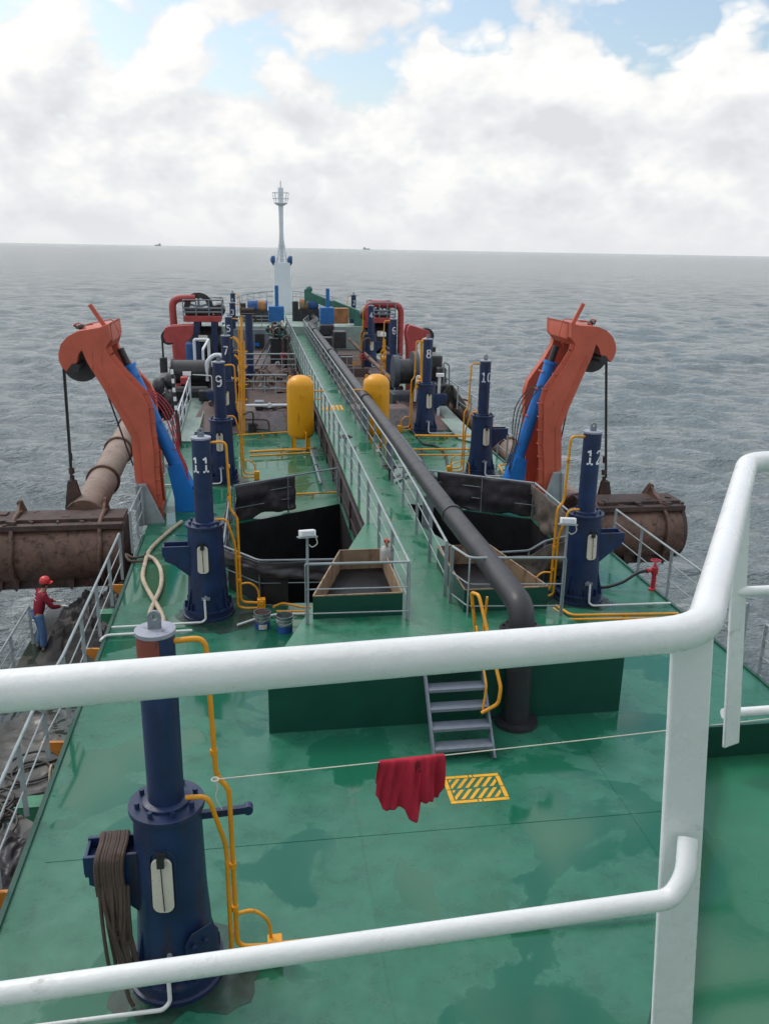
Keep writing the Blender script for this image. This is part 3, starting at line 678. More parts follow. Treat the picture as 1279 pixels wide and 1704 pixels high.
# ------------------------------------------------------------------ white railing in front of the camera
ZR = 6.40
t = thing('guard_railing', (0.66, 1.12, ZU), 'thick white painted railing round the upper deck in the foreground', 'railing')
a = az(0, 1165, ZR); b = az(1122, 1074, ZR); dirv = (b-a).normalized()
cn = az(1168, 1052, ZR); e2 = az(1243, 768, ZR)
MB().tube([a-dirv*2.2, cn, e2, e2+V(2.6, .03, 0)], .0302, 24, fil=.075).build('top_rail', M['white'], t)
la = az(0, 1655, ZR-.5); la = V(la.x, la.y, ZR-.5)
yl = cn.y-.012
lb_ = az(1093, 1497, ZR-.49); lz = (ax(0, 1655, 0) if False else None)
p0 = ay(0, 1655, a.y-.035); p1 = ay(1085, 1500, (a+dirv*((1085/1122)*(b-a).length)).y-.035)
p0.z = p1.z = (p0.z+p1.z)/2; ld = (p1-p0).normalized()
c1 = p1+ld*.035
MB().tube([p0-ld*2.2, c1, c1+V(.028, .012, .036), c1+V(.046, .05, .082)], .0175, 18, fil=.045).build('lower_rail', M['white'], t)
def flat(name, tl, tr, bl, br, th):
    n = (tr-tl).cross(bl-tl).normalized()
    if n.y < 0: n = -n
    mb = MB(); mb.prism([tl, tr, br, bl], n*th); return mb.build(name, M['white'], t, bevel=.004)
ct = V(cn.x-.008, cn.y+.008, ZR-.014); hw = .039
flat('post', ct+V(-hw, -.005, 0), ct+V(hw, .005, 0), V(cn.x-hw+.05, cn.y-.03, ZU+.0), V(cn.x+hw+.062, cn.y-.02, ZU+.0), .012)
b2 = az(1222, 1236, ZU+.12)
flat('post', e2+V(-.026, 0, -.022), e2+V(.034, .022, -.022), V(b2.x-.034, b2.y, ZU+.1), V(b2.x+.034, b2.y+.025, ZU+.1), .012)
for py in (985, 1186):
    q = ay(1225, py, e2.y-.012); MB().tube([q-V(.05, 0, 0), q+V(2.7, .03, 0)], .0165, 14).build('mid_rail', M['white'], t)
flat('post', e2+V(1.3, .0, .0), e2+V(1.37, .02, .0), V(b2.x+1.3, b2.y, ZU+.1), V(b2.x+1.37, b2.y+.02, ZU+.1), .012)

# ------------------------------------------------------------------ generic steel railing
def railing(pts, label, h=1.05, mids=(.37, .70), step=1.5, r=.024, rm=.012, m='grey', name='deck_railing', cat='railing', group=None, flatpost=True, skip=(), ends=True, lean=(0, 0)):
    pts = [Vector(p) for p in pts]; t = thing(name, pts[0], label, cat, group); up = Vector((lean[0], lean[1], h))
    MB().tube([p+up for p in pts], r, 12, fil=.12).build('top_rail', M[m], t)
    for f in mids: MB().tube([p+up*f for p in pts], rm, 8, fil=.10).build('mid_rail', M[m], t)
    segs = []; 
    for a, b in zip(pts, pts[1:]):
        n = max(1, round((b-a).length/step)); d = (b-a).normalized()
        for k in range(n+(1 if b is pts[-1] else 0)): segs.append((a.lerp(b, k/n), d))
    for p, d in segs:
        mb = MB(); pr = d.cross(Vector((0, 0, 1))).normalized()
        if flatpost: mb.bar(p, p+up-Vector((0, 0, .01)), .014, .055, up=d) if False else mb.prism([p+pr*.032-d*.007, p-pr*.032-d*.007, p-pr*.026+d*.007-d*.014, p+pr*.026-d*.007], (0, 0, 0.001)) if False else mb.faces([p+pr*a_+d*b_+up*c_ for c_ in (0, .985) for a_, b_ in ((.032, -.008), (-.032, -.008), (-.032, .008), (.032, .008))], [(0, 1, 2, 3), (4, 5, 6, 7), (0, 1, 5, 4), (1, 2, 6, 5), (2, 3, 7, 6), (3, 0, 4, 7)])
        else: mb.tube([p, p+up*.985], .017, 8)
        mb.build('post', M[m], t)
    return t
# walkway
railing([V(2.43, 13.0, ZW), V(2.45, 20, ZW), V(2.43, 35, ZW), V(2.43, 66.5, ZW)], 'long grey railing on the port side of the walkway', step=1.75, h=1.02)
railing([V(3.27, 13.9, ZW), V(3.40, 17.4, ZW), V(3.50, 21.5, ZW), V(3.52, 35, ZW), V(3.55, 62.5, ZW), V(4.15, 66.5, ZW)], 'long grey railing on the starboard side of the walkway', step=1.75, h=1.02)
railing([V(2.43, 67.2, ZW), V(4.1, 67.2, ZW)], 'short railing closing the far end of the walkway', step=.8, h=1.02)
# platform ends
railing([V(2.43, 12.92, ZW), V(.72, 12.98, ZW)], 'grey railing across the platform in front of the port bin', step=1.75, h=1.05, mids=(.17, .58), r=.022)
railing([V(3.30, 13.6, ZW), V(3.46, 13.0, ZW), V(5.08, 12.85, ZW)], 'grey railing across the platform in front of the starboard bin', step=1.8, h=1.05, mids=(.17, .55), r=.022)
# main deck edges
railing([V(-2.97, 21.9, 0), V(-2.97, 19.7, 0)], 'short grey rail panel beside the port crane bracket', step=1.1, h=1.02, mids=(.4, .72))
railing([V(-2.97, 18.0, 0), V(-2.97, 12.2, 0), V(-3.06, 11.2, -.05), V(-3.0, 7.2, 0)], 'grey port railing beside the mud heap and the worker', step=1.55, h=1.06, mids=(.36, .68), m='grey')
railing([V(8.56, 18.7, 0), V(8.56, 12.9, 0)], 'grey starboard railing beside the red hydrant', step=1.6, h=1.06, mids=(.36, .70))
railing([V(8.56, 12.3, 0), V(8.56, 6.8, 0)], 'grey starboard railing half hidden by the white post', step=1.5, h=.95, mids=(.36, .70))
railing([V(8.5, 25.4, 0), V(8.5, 28.9, 0)], 'grey railing between the starboard crane and column 10', step=1.2, h=1.05)
railing([V(8.45, 30.5, .55), V(8.40, 44, .55)], 'grey railing on the sloping starboard plate beside column 8', step=2.2, h=1.0)
railing([V(-5.25, 19.0, -1.9), V(-5.25, 14.2, -1.9)], 'low railing at the outer edge of the muddy lower deck', step=1.6, h=.95)

# ------------------------------------------------------------------ floodlights on the platform rails
def floodlight(x, y, zb, ht, yaw, label):
    t = thing('floodlight', (x, y, zb), label, 'floodlight', 'floodlights on the platform railings')
    MB().tube([(x, y, zb), (x, y, zb+ht)], .022, 10).build('pole', M['grey'], t)
    R = Matrix.Rotation(yaw, 3, 'Z') @ Matrix.Rotation(R_(-14), 3, 'X'); c = V(x, y, zb+ht+.06)
    MB().box(c-V(0, 0, .045), (.30, .24, .02), R).build('bracket', M['grey'], t)
    MB().box(c+V(0, 0, .02), (.25, .19, .10), R).build('lamp_housing', M['white'], t, bevel=.012)
    MB().box(c+R @ V(0, -.099, .015), (.20, .012, .062), R).build('lens', M['lampglass'], t)
    MB().tube(spline([c+V(.13, 0, -.04), c+V(.16, 0, -.16), c+V(.08, 0, -.22), c+V(.03, 0, -.18)], 6), .008, 6).build('cable', M['whitepipe'], t)
floodlight(.76, 12.99, ZW, 1.50, R_(8), 'white floodlight on a grey pole at the port bin')
floodlight(5.06, 12.86, ZW, 1.62, R_(-14), 'white floodlight on a grey pole by column 12')

# ------------------------------------------------------------------ bins on the platform
def bin_(x0, x1, y0, y1, skew, label, skr=0):
    t = thing('open_bin', (x0, y0, ZW), label, 'bin', 'open bins on the raised platform'); h = .40; z0 = ZW-.0
    b = [V(x0, y0, z0), V(x1, y0, z0), V(x1+skr, y1, z0), V(x0+skew, y1, z0)]
    def wall(p, q, inn, thk, m, nm, za, zb):
        n = (q-p).cross(V(0, 0, 1)).normalized()*thk; mb = MB(); mb.prism([p+V(0, 0, za), q+V(0, 0, za), q+V(0, 0, zb), p+V(0, 0, zb)], n); return mb.build(nm, M[m], t)
    for i in range(4):
        p, q = b[i], b[(i+1) % 4]
        wall(p, q, 0, .008, 'platedark', 'side_plate', 0, h)
        n = -(q-p).cross(V(0, 0, 1)).normalized()*.003
        wall(p+n, q+n, 0, -.012, 'tan', 'lining', .004, h-.004)
    MB().prism([p+V(0, 0, .02) for p in b], (0, 0, .01)).build('floor', M['slurry'], t)
    mb = MB(); ins = .09; g = []
    for i in range(4): mb.bar(b[i]+V(0, 0, h+.012), b[(i+1) % 4]+V(0, 0, h+.012), .026, .02)
    mb.build('rim', M['tan'], t)
bin_(.86, 2.36, 13.16, 15.35, .66, 'open green bin with tan lining on the port side of the walkway')
bin_(3.44, 4.92, 13.16, 15.4, 0.0, 'open green bin with tan lining under the black pipe', -.45)

# ------------------------------------------------------------------ steps with yellow handrail
t = thing('ladder_steps', (2.86, 10.6, 0), 'grey steel steps with yellow handrail up to the platform', 'steps')
s0 = az(720, 1262); s1 = az(816, 1250); xa, xb = s0.x, s1.x; yb = 10.35; yt = 11.32
for x in (xa, xb): MB().bar((x, yb, .0), (x, yt, ZW+.02), .03, .13).build('stringer', M['step'], t)
for k in range(5):
    f = (k+.75)/5; y = yb+(yt-yb)*f; z = ZW*f+.02
    mb = MB(); mb.bb((xa+.017, y-.11, z-.012), (xb-.017, y+.10, z+.008)); mb.bb((xa+.017, y-.118, z-.035), (xb-.017, y-.11, z+.008)); mb.build('tread', M['step'], t)
hx = xb+.05
HB = lambda px, py, y: ay(px, py, y)
q1, q2, q3 = ay(806, 1186, 10.72), ay(828, 1170, 10.72), ay(793, 990, 11.5)
hr = [V(q1.x-.05, 10.72, q1.z), V(q2.x, 10.70, q2.z), V(hx+.10, 10.72, q2.z+.25), V(q3.x+.03, 11.5, q3.z), V(q3.x-.02, 11.75, q3.z-.06), V(hx+.02, 11.8, ZW)]
MB().tube(hr, .026, 12, fil=.07).build('handrail', M['yellow'], t)
MB().tube([V(q1.x-.02, 10.76, q1.z+.02), V(q1.x+.03, 10.80, q2.z+.25), V(q3.x-.01, 11.42, q3.z-.45), V(hx+.02, 11.45, ZW)], .016, 10, fil=.06).build('handrail_brace', M['yellow'], t)
MB().tube([V(hx+.06, 11.55, q3.z-.06), V(hx+.0, 11.5, ZW)], .02, 10).build('handrail_post', M['yellow'], t)

# ------------------------------------------------------------------ hazard-striped hatch marking (paint on the deck)
mk = [az(738, 1296), az(829, 1284), az(846, 1331), az(748, 1338)]
x0 = (mk[0].x+mk[3].x)/2; x1 = (mk[1].x+mk[2].x)/2; y1 = (mk[0].y+mk[1].y)/2; y0 = (mk[2].y+mk[3].y)/2; zz = .0045
mb = MB(); fw = .055
def q4(pts): mb.faces([(x, y, zz) for x, y in pts], [tuple(range(len(pts)))])
def rect(a, b, c, d): q4([(a, b), (c, b), (c, d), (a, d)])
xm = (x0+x1)/2; ym = (y0+y1)/2; g = .008
for (a, c) in ((x0, xm-.03), (xm-.03+g, xm+.03), (xm+.03+g, x1)):
    rect(a, y0, c-g, y0+fw); rect(a, y1-fw, c-g, y1)
for (b, d) in ((y0+fw+g, ym-g), (ym+g, y1-fw-g)):
    rect(x0, b, x0+fw, d); rect(x1-fw, b, x1, d)
def clip(poly, ax_, lim, keep_less):
    out = []
    for i in range(len(poly)):
        p, q = poly[i], poly[(i+1) % len(poly)]
        ip = (p[ax_] <= lim) == keep_less; iq = (q[ax_] <= lim) == keep_less
        if ip: out.append(p)
        if ip != iq:
            f = (lim-p[ax_])/(q[ax_]-p[ax_]); out.append((p[0]+(q[0]-p[0])*f, p[1]+(q[1]-p[1])*f))
    return out
for (b, d) in ((y0+fw+.02, ym-.018), (ym+.018, y1-fw-.02)):
    hgt = d-b; x = x0-.2
    while x < x1:
        P = [(x, b), (x+.055, b), (x+.055+hgt*.75, d), (x+hgt*.75, d)]
        P = clip(P, 0, x1-fw-.02, True); P = clip(P, 0, x0+fw+.02, False) if len(P) > 2 else P
        if len(P) > 2: q4(P)
        x += .115
tag(mb.build('hatch_marking', M['marking'], sharp=0), 'yellow hazard-striped rectangle painted on the deck by the steps', 'deck marking')

# ------------------------------------------------------------------ long dark pipe along the walkway
t = thing('discharge_pipe', (3.86, 11.3, 0), 'thick black pipe rising through the platform and running along the walkway', 'pipe')
XP, ZP = 3.86, 1.93
pp = fillet([V(XP, 11.28, 0), V(XP, 11.28, 1.35), V(XP+.0, 11.36, ZP-.02), V(XP-.02, 13.2, ZP+.02), V(XP-.04, 16, ZP)], .62, 10)
MB().tube(pp, .198, 28).build('riser', M['pipeblack'], t)
MB().tube([V(XP-.04, 15.9, ZP), V(XP-.02, 30, ZP), V(XP, 44, ZP), V(XP+.02, 60.5, ZP), V(XP+.75, 64, ZP), V(XP+.5, 68, ZP+.1)], .188, 24, fil=1.0).build('straight_run', M['pipeblack'], t)
for y in (15.9, 29.5, 43.5, 55): MB().lathe([(.20, -.05), (.222, -.045), (.222, .045), (.20, .05)], (XP-.03, y, ZP), axis='Y').build('joint_band', M['pipeblack'], t)
for z in (.03, 1.50):
    mb = MB(); mb.lathe([(.34, -.03), (.34, .03)], (XP, 11.28, z), n=32)
    if z > .5:
        mb.lathe([(.34, .035), (.34, .085)], (XP, 11.28, z), n=32)
        for k in range(12): a = 2*math.pi*k/12; mb.cyl((XP+.285*math.cos(a), 11.28+.285*math.sin(a), z+.08), (XP+.285*math.cos(a), 11.28+.285*math.sin(a), z+.12), .024, n=6)
    mb.build('flange', M['pipeblack'], t, sharp=30)
for y in np.arange(18, 62, 5.5):
    mb = MB(); mb.bb((3.64, y-.04, ZW-.2), (XP+.02, y+.04, ZP-.2)); mb.build('support_bracket', M['greydark'], t)

# ------------------------------------------------------------------ clothesline with a red shirt
t0 = ay(358, 1297, 6.86); t1 = ay(1279, 1196, 7.9); te = t1+(t1-t0)*.12
MBl = MB(); MBl.tube([t0, t0.lerp(t1, .3)-V(0, 0, .012), t0.lerp(t1, .6)-V(0, 0, .012), t1, te], .0055, 6)
MBl.tube(spline([t0, t0+V(.02, -.02, -.08), t0+V(.0, -.03, -.17), t0+V(.05, -.03, -.30)], 5), .005, 6); MBl.torus(t0, .032, .007, n=14, m=6)
tag(MBl.build('clothesline', M['cream']), 'thin pale line tied to the yellow pipe and crossing the deck', 'clothesline')
def line_at(px):
    lo, hi = 0.0, 1.0
    for _ in range(40):
        m_ = (lo+hi)/2; p = t0.lerp(t1, m_); c = p-CAM; f = CX+FPX*(c.x*AR.x+c.y*AF.x+c.z*AU.x)/(c.x*AR.z+c.y*AF.z+c.z*AU.z)
        if f < px: lo = m_
        else: hi = m_
    return t0.lerp(t1, lo)-V(0, 0, .008)
La, Lb = line_at(631), line_at(739); SW = (Lb-La).length; fx = (Lb-La).normalized(); fy = V(0, 0, 1).cross(fx)
def hem_f(u):   # length of the front hang as a function of u (metres)
    ks = [(0, .40), (.03, .43), (.10, .57), (.16, .575), (.30, .545), (.40, .56), (.44, .67), (.48, .70), (.57, .70), (.60, .67), (.625, .515), (.75, .50), (.90, .505), (.93, .42), (1, .39)]
    for (a, x), (b, y) in zip(ks, ks[1:]):
        if a <= u <= b: return x+(y-x)*(u-a)/(b-a)
    return .3
def cloth(u, v):
    # v 0..0.5 back hang, 0.5 over the line, 1 front hem
    f = hem_f(u) if v > .5 else .30+.04*math.sin(u*9)
    s = abs(v-.5)*2*f; p = La+fx*(SW*u)
    fold = .022*math.sin(u*23+.9*math.sin(s*6))*min(1, s*5)+.015*math.sin(u*49+s*6+math.sin(u*9))*min(1, s*6)+.03*math.sin(u*6.5+1)*min(1, s*3)
    off = (-1 if v > .5 else 1)*(.012+min(s, .05)*.25)+fold
    spread = (u-.5)*.10*s*(1 if v > .5 else .6)+.012*math.sin(s*13+u*11)*s
    return p+fx*spread+fy*off*1.0-V(0, 0, s-.012)
mb = MB(); mb.grid(cloth, 70, 60)
t = mb.build('red_shirt', M['shirtred'], sharp=0, solid=.003); tag(t, 'crimson shirt folded over the clothesline', 'shirt')
mb = MB(); cen = .57
for k, (du, s0_, s1_) in enumerate(((.0, .03, .06), (.03, .03, .10), (-.03, .05, .10), (.012, .075, .11), (-.015, .11, .14), (.035, .12, .15))):
    pts = []
    for i in range(5):
        s = s0_+(s1_-s0_)*i/4; f = hem_f(cen+du); q = cloth(cen+du*(1+.3*math.sin(i*2+k)), .5+s/(2*f)); pts.append(q-fy*.006)
    mb.tube(pts, .004, 5)
mb.build('chest_print', M['black'], t)
# ------------------------------------------------------------------ outboard hoisting cranes (gantries)
YA = 22.2
OUT = [(180,539),(166,545),(129,551),(112,560),(101,573),(97,588),(98,600),(103,611),(111,619),(116,612),(128,604),(131,590),(136,583),(145,603),(154,618),(168,640),(198,690),(218,727),(225,798),(243,866),(265,866),(257,788),(256,751),(251,717),(247,677),(237,656),(198,614),(181,592),(176,579),(184,566)]
REF = az(265, 866, 0); REF = V(ay(265, 866, YA).x, YA, 0)
def loc2(px, py, y=YA):
    p = ay(px, py, y); return (p.x-REF.x, p.z)
OUTL = [loc2(*p) for p in OUT]
def crane(ox, oy, s, label, rot=0):
    """s=+1 port (head to -X); s=-1 starboard mirror"""
    t = thing('hoisting_crane', (ox, oy, 0), label, 'crane', 'outboard hoisting cranes')
    ca, sa_ = math.cos(rot), math.sin(rot)
    P = lambda u, z, y: V(ox+s*(u*ca+z*sa_), oy+y, z*ca-u*sa_)
    poly = [(u, z) for u, z in OUTL]
    for y0, nm in ((0.0, 'side_plate'), (1.75, 'side_plate')):
        mb = MB(); mb.prism([P(u, z, y0) for u, z in poly], (0, .26, 0)); o = mb.build(nm, M['crane'], t, bevel=.012)
    # outer web between the plates, and the closed head
    web = poly[16:20]
    for (a, b) in zip(poly[14:19], poly[15:20]):
        mb = MB(); mb.prism([P(a[0]+.03, a[1], .26), P(b[0]+.03, b[1], .26), P(b[0]+.07, b[1], .26), P(a[0]+.07, a[1], .26)], (0, 1.49, 0)); mb.build('web_plate', M['crane'], t)
    top = [poly[i] for i in (28, 29, 0, 1, 2, 3, 4)]
    mb = MB()
    for a, b in zip(top, top[1:]): mb.prism([P(a[0], a[1], .26), P(b[0], b[1], .26), P(b[0]*.98, b[1]-.05, .26), P(a[0]*.98, a[1]-.05, .26)], (0, 1.49, 0))
    mb.build('head_cover', M['crane'], t)
    # edge flange proud of the aft plate
    mb = MB()
    fl = [P(u, z, -.012) for u, z in poly[13:20]]
    q = [P(u+.16, z+.02, -.012) for u, z in poly[13:20]]
    for a, b in zip(q, q[1:]): mb.bar(a, b, .03, .02, up=(0, 1, 0))
    for a, b in zip([P(u, z, -.03) for u, z in poly[20:28]], [P(u, z, -.03) for u, z in poly[21:29]]): mb.bar(a+V(0, .1, 0), b+V(0, .1, 0), .26, .02, up=(0, 1, 0))
    mb.build('edge_flange', M['crane'], t)
    # sheave between the plates
    su, sz = loc2(125, 612); r = .47
    mb = MB(); mb.lathe([(.10, -.16), (r*.8, -.12), (r, -.13), (r, -.09), (r*.86, -.03), (r*.86, .03), (r, .09), (r, .13), (r*.8, .12), (.10, .16)], P(su, sz, .95), n=40, axis='Y'); sh = mb.build('sheave', M['greasy'], t)
    mb = MB()
    for a in range(0, 360, 60): mb.bar(P(su, sz, .95)+V(.1*math.cos(R_(a)), 0, .1*math.sin(R_(a))), P(su, sz, .95)+V(r*.8*math.cos(R_(a)), 0, r*.8*math.sin(R_(a))), .30, .05, up=(0, 1, 0))
    mb.build('spoke', M['greasy'], sh)
    MB().cyl(P(su, sz, -.05), P(su, sz, 2.08), .11).build('sheave_pin', M['greasy'], t)
    # guard post and small rail on the head
    a = poly[1]; hp = loc2(146, 508)
    mb = MB(); mb.bar(P(a[0]+.08, a[1], .3), P(hp[0], hp[1], .3), .10, .07, up=(0, 1, 0)); mb.build('stop_bar', M['crane'], t)
    mb = MB(); mb.tube([P(poly[2][0]+.1, poly[2][1], .2), P(poly[2][0]+.15, poly[2][1]+.13, .3), P(poly[1][0], poly[1][1]+.12, .5), P(poly[0][0]+.05, poly[0][1]+.08, .5), P(poly[29][0]+.18, poly[29][1]+.05, .45), P(poly[28][0]+.16, poly[28][1]-.1, .5)], .014, 8, fil=.1)
    mb.tube(spline([P(poly[2][0]+.1, poly[2][1]+.02, .5), P(poly[2][0]-.05, poly[2][1]+.14, .6), P(poly[2][0]-.2, poly[2][1]+.06, .7), P(poly[2][0]+.25, poly[2][1]+.10, .75)], 5), .02, 6)
    mb.build('head_pipe', M['crane'], t)
    mb = MB(); mb.ball(P(poly[2][0]+.0, poly[2][1]+.05, .55), (.10, .08, .08), 10, 6); mb.tube([P(poly[2][0]-.1, poly[2][1]+.0, .55), P(poly[2][0]-.16, poly[2][1]+.10, .55)], .02, 6); mb.build('grease_fitting', M['greasy'], t)
    # hydraulic cylinder between the plates
    p0 = loc2(312, 812, YA+1.0); p1 = loc2(200, 580, YA+1.0); pm = (p0[0]+(p1[0]-p0[0])*.87, p0[1]+(p1[1]-p0[1])*.87); pb = (p0[0]+(p1[0]-p0[0])*.20, p0[1]+(p1[1]-p0[1])*.20)
    yc = 1.0
    mb = MB(); mb.cyl(P(*pb, yc), P(*pm, yc), .185, .175, 28); mb.cyl(P(*pm, yc), P(pm[0]+(p1[0]-p0[0])*.02, pm[1]+(p1[1]-p0[1])*.02, yc), .215, n=28); cy = mb.build('ram_barrel', M['blue'], t)
    MB().cyl(P(*pm, yc), P(*p1, yc), .095, n=18).build('ram_rod', M['greasy'], t)
    fx_ = 0
    mb = MB()
    for y in (yc-.26, yc+.20): mb.prism([P(p0[0]-.34, 0, y), P(p0[0]+.30, 0, y), P(p0[0]+.28, .3, y), P(pb[0]+.16, pb[1]+.02, y), P(pb[0]-.18, pb[1]-.10, y), P(p0[0]-.34, .4, y)], (0, .06, 0))
    mb.cyl(P(pb[0], pb[1], yc), P(p0[0], max(.15, p0[1]), yc), .20, .24, 24)
    mb.build('ram_foot', M['blue'], t, bevel=.01)
    for f in (.3, .5, .7, .82):
        mb = MB()
        c = P(p0[0]+(p1[0]-p0[0])*f, p0[1]+(p1[1]-p0[1])*f, yc); mb.box(c, (.46, .03, .03)); mb.tube([c+V(s*.2, -.2, 0), c+V(s*.2, .2, 0)], .02, 6); mb.build('ram_clamp', M['crane'], t)
    mb = MB()
    for k in range(4):
        dx, dz = p1[0]-p0[0], p1[1]-p0[1]; l_ = math.hypot(dx, dz); nx, nz = dz/l_, -dx/l_
        if nx < 0: nx, nz = -nx, -nz
        mb.tube(spline([P(p0[0]+dx*f+nx*o, p0[1]+dz*f+nz*o, yc-.25+.12*k) for f, o in ((.72, .10), (.64, .26+.04*k), (.52, .34+.06*k), (.38, .30+.04*k), (.26, .24), (.14, .22), (.06, .16))], 6), .016, 7)
    mb.build('hydraulic_hose', M['hydrant'] if s > 0 else M['wire'], t)
    # rungs on the inboard face of the aft leg
    for z in np.arange(.35, 3.9, .38):
        # inboard edge u at height z
        u = 0
        for a, b in zip(poly[20:28], poly[21:29]):
            if min(a[1], b[1]) <= z <= max(a[1], b[1]): u = a[0]+(b[0]-a[0])*(z-a[1])/(b[1]-a[1]+1e-9)
        for ya in (.04,): mb = MB(); mb.tube([P(u-.01, z, ya), P(u+.11, z, ya), P(u+.11, z, ya+.2), P(u-.01, z, ya+.2)], .012, 6); mb.build('ladder_rung', M['crane'], t)
    # foot bracket outboard
    a = loc2(228, 802, YA-.06); b_ = loc2(243, 802, YA-.06)
    mb = MB(); mb.prism([P(a[0], 1.05, -.22), P(b_[0], 1.05, -.22), P(b_[0]+.44, -.05, -.22), P(a[0]+.08, -.05, -.22)], (0, .16, 0)); mb.prism([P(a[0]-.02, 1.05, -.30), P(a[0]+.04, 1.05, -.30), P(a[0]+.10, -.05, -.30), P(a[0]+.02, -.05, -.30)], (0, .5, 0)); mb.build('foot_bracket', M['grey'], t, bevel=.006)
    # base plinth
    mb = MB(); mb.bb(P(-.28, 0, .27), P(.0, .05, 1.74)); mb.build('base_plate', M['crane'], t)
    return P, su, sz
PP, su, sz = crane(REF.x, YA, 1, 'red crane on the port side with a black sheave head and bright blue ram')
RREF = ay(903, 866, 22.4)
PS, _, _ = crane(RREF.x, 22.4, -1, 'red crane on the starboard side leaning outboard behind column 12', R_(6))

# ------------------------------------------------------------------ dragheads slung outboard, hoist wires and suction pipes
def draghead(x0, x1, y, zc, r, out, label):
    t = thing('draghead', ((x0+x1)/2, y, zc-r), label, 'draghead', 'dragheads slung beside the hull')
    a, b = min(x0, x1), max(x0, x1); rr = random.Random(int(x0*10))
    mb = MB(); n = 40; nl = 16; rings = []
    for i in range(nl+1):
        x = a+(b-a)*i/nl; ring = []
        for j in range(n):
            th = 2*math.pi*j/n; d = noise.noise(V(x*1.3, math.cos(th)*1.5+y, math.sin(th)*1.5))*.03
            ring.append(mb.bm.verts.new(V(x, y+(r+d)*math.cos(th)*1.05, zc+(r+d)*math.sin(th))))
        rings.append(ring)
    for p, q in zip(rings, rings[1:]):
        for j in range(n): mb.bm.faces.new((p[j], p[(j+1) % n], q[(j+1) % n], q[j]))
    mb.build('drum_body', M['rustbrown'], t, sharp=50)
    for x in (a, b):
        mb = MB(); mb.lathe([(r*.55, -.08 if x == a else .08), (r*1.06, -.05 if x == a else .05), (r*1.06, .05 if x == a else -.05)], (x, y, zc), n=40, axis='X'); mb.build('end_plate', M['darkrust'], t)
    mb = MB(); mb.bb((a-.05, y-.62, zc+r*.86), (b+.02, y-.40, zc+r*1.02)); mb.bb((a-.05, y-.3, zc+r*.97), (b+.02, y+.5, zc+r*1.10)); mb.build('top_beam', M['darkrust'], t)
    for f in (.12, .5, .90) if (b-a) > 3 else (.12, .80):
        x = a+(b-a)*f; pts = []
        for k in range(15):
            th = R_(62+(228-62)*k/14); q = r*(1.10+(.14 if k < 4 else 0)*(4-k)/4); pts.append(V(x+.02*math.sin(k), y+q*math.cos(th)*1.05, zc+q*math.sin(th)))
        pts = [V(x, y+.62, zc+r*1.02), V(x, y+.35, zc+r*1.42)]+pts
        mb = MB(); mb.tube(spline(pts, 3), .055, 8)
        q = V(x, y+.40, zc+r*1.30)
        mb.prism([q+V(-.03, -.45, -.15), q+V(-.03, .1, .16), q+V(-.03, .5, -.25), q+V(-.03, .3, -.4), q+V(-.03, -.2, -.3)], (.06, 0, 0)); mb.build('claw_rib', M['rustbrown'], t, sharp=60)
    x = a+.2
    while x < b-.1:
        w_ = rr.uniform(.10, .2); z = zc-r*.92; mb = MB(); mb.prism([V(x, y-.46, z+.25), V(x+w_*1.4, y-.46, z+.25), V(x+w_*1.2, y-.50, z-.10), V(x+w_*.8, y-.50, z-.22), V(x+w_*.3, y-.50, z-.12)], (0, .1, 0)); mb.build('tooth', M['darkrust'], t); x += rr.uniform(.35, .75)
    mb = MB(); mb.bb((a+.1, y-.35, zc-r-.14), (b-.1, y+.4, zc-r+.12)); mb.build('visor_plate', M['darkrust'], t)
    for k in range(22):
        x = rr.uniform(a, b); mb = MB(); mb.box((x, y+rr.uniform(-.5, .4), zc+r*rr.uniform(.98, 1.1)), (rr.uniform(.06, .3), rr.uniform(.05, .2), rr.uniform(.04, .14)), Matrix.Rotation(rr.uniform(0, 3), 3, 'Z')); mb.build('lug', M['darkrust'], t)
    return t
YD = 21.4
dl0 = ay(212, 905, YD); dlz = ay(120, 912, YD).z
draghead(dl0.x-.02, dl0.x-5.2, YD, dlz, .79, -1, 'rusty brown draghead hanging above the port lower deck by the worker')
YDR = 22.0
dr1 = ay(1116, 880, YDR); dr0 = ay(985, 868, YDR)
draghead(dr0.x-.4, dr1.x, YDR, ay(1070, 878, YDR).z, .80, 1, 'rusty brown draghead hanging outside the starboard railing')
# suction pipes
def spipe(a, b, r, label):
    t = thing('suction_pipe', a, label, 'pipe', 'suction pipes along the hull'); d = (b-a).normalized()
    MB().tube([a, b], r, 32).build('pipe_body', M['pipebrown'], t)
    for f in (.0, .32, .66, 1.0):
        c = a.lerp(b, f); MB().tube([c-d*.06, c+d*.06], r*1.18, 32).build('flange', M['rustbrown'], t)
sa = ay(140, 862, 22.0); sb = ay(215, 716, 33.0); sdir = (sb-sa)
spipe(sa, sa+sdir*1.05, .42, 'long worn brown suction pipe rising from the port draghead')
ra = ay(905, 800, 26.0); rb = ay(745, 660, 41.0); spipe(ra-(rb-ra)*.2, rb+(rb-ra)*.3, .42, 'long worn brown suction pipe outside the starboard railing')
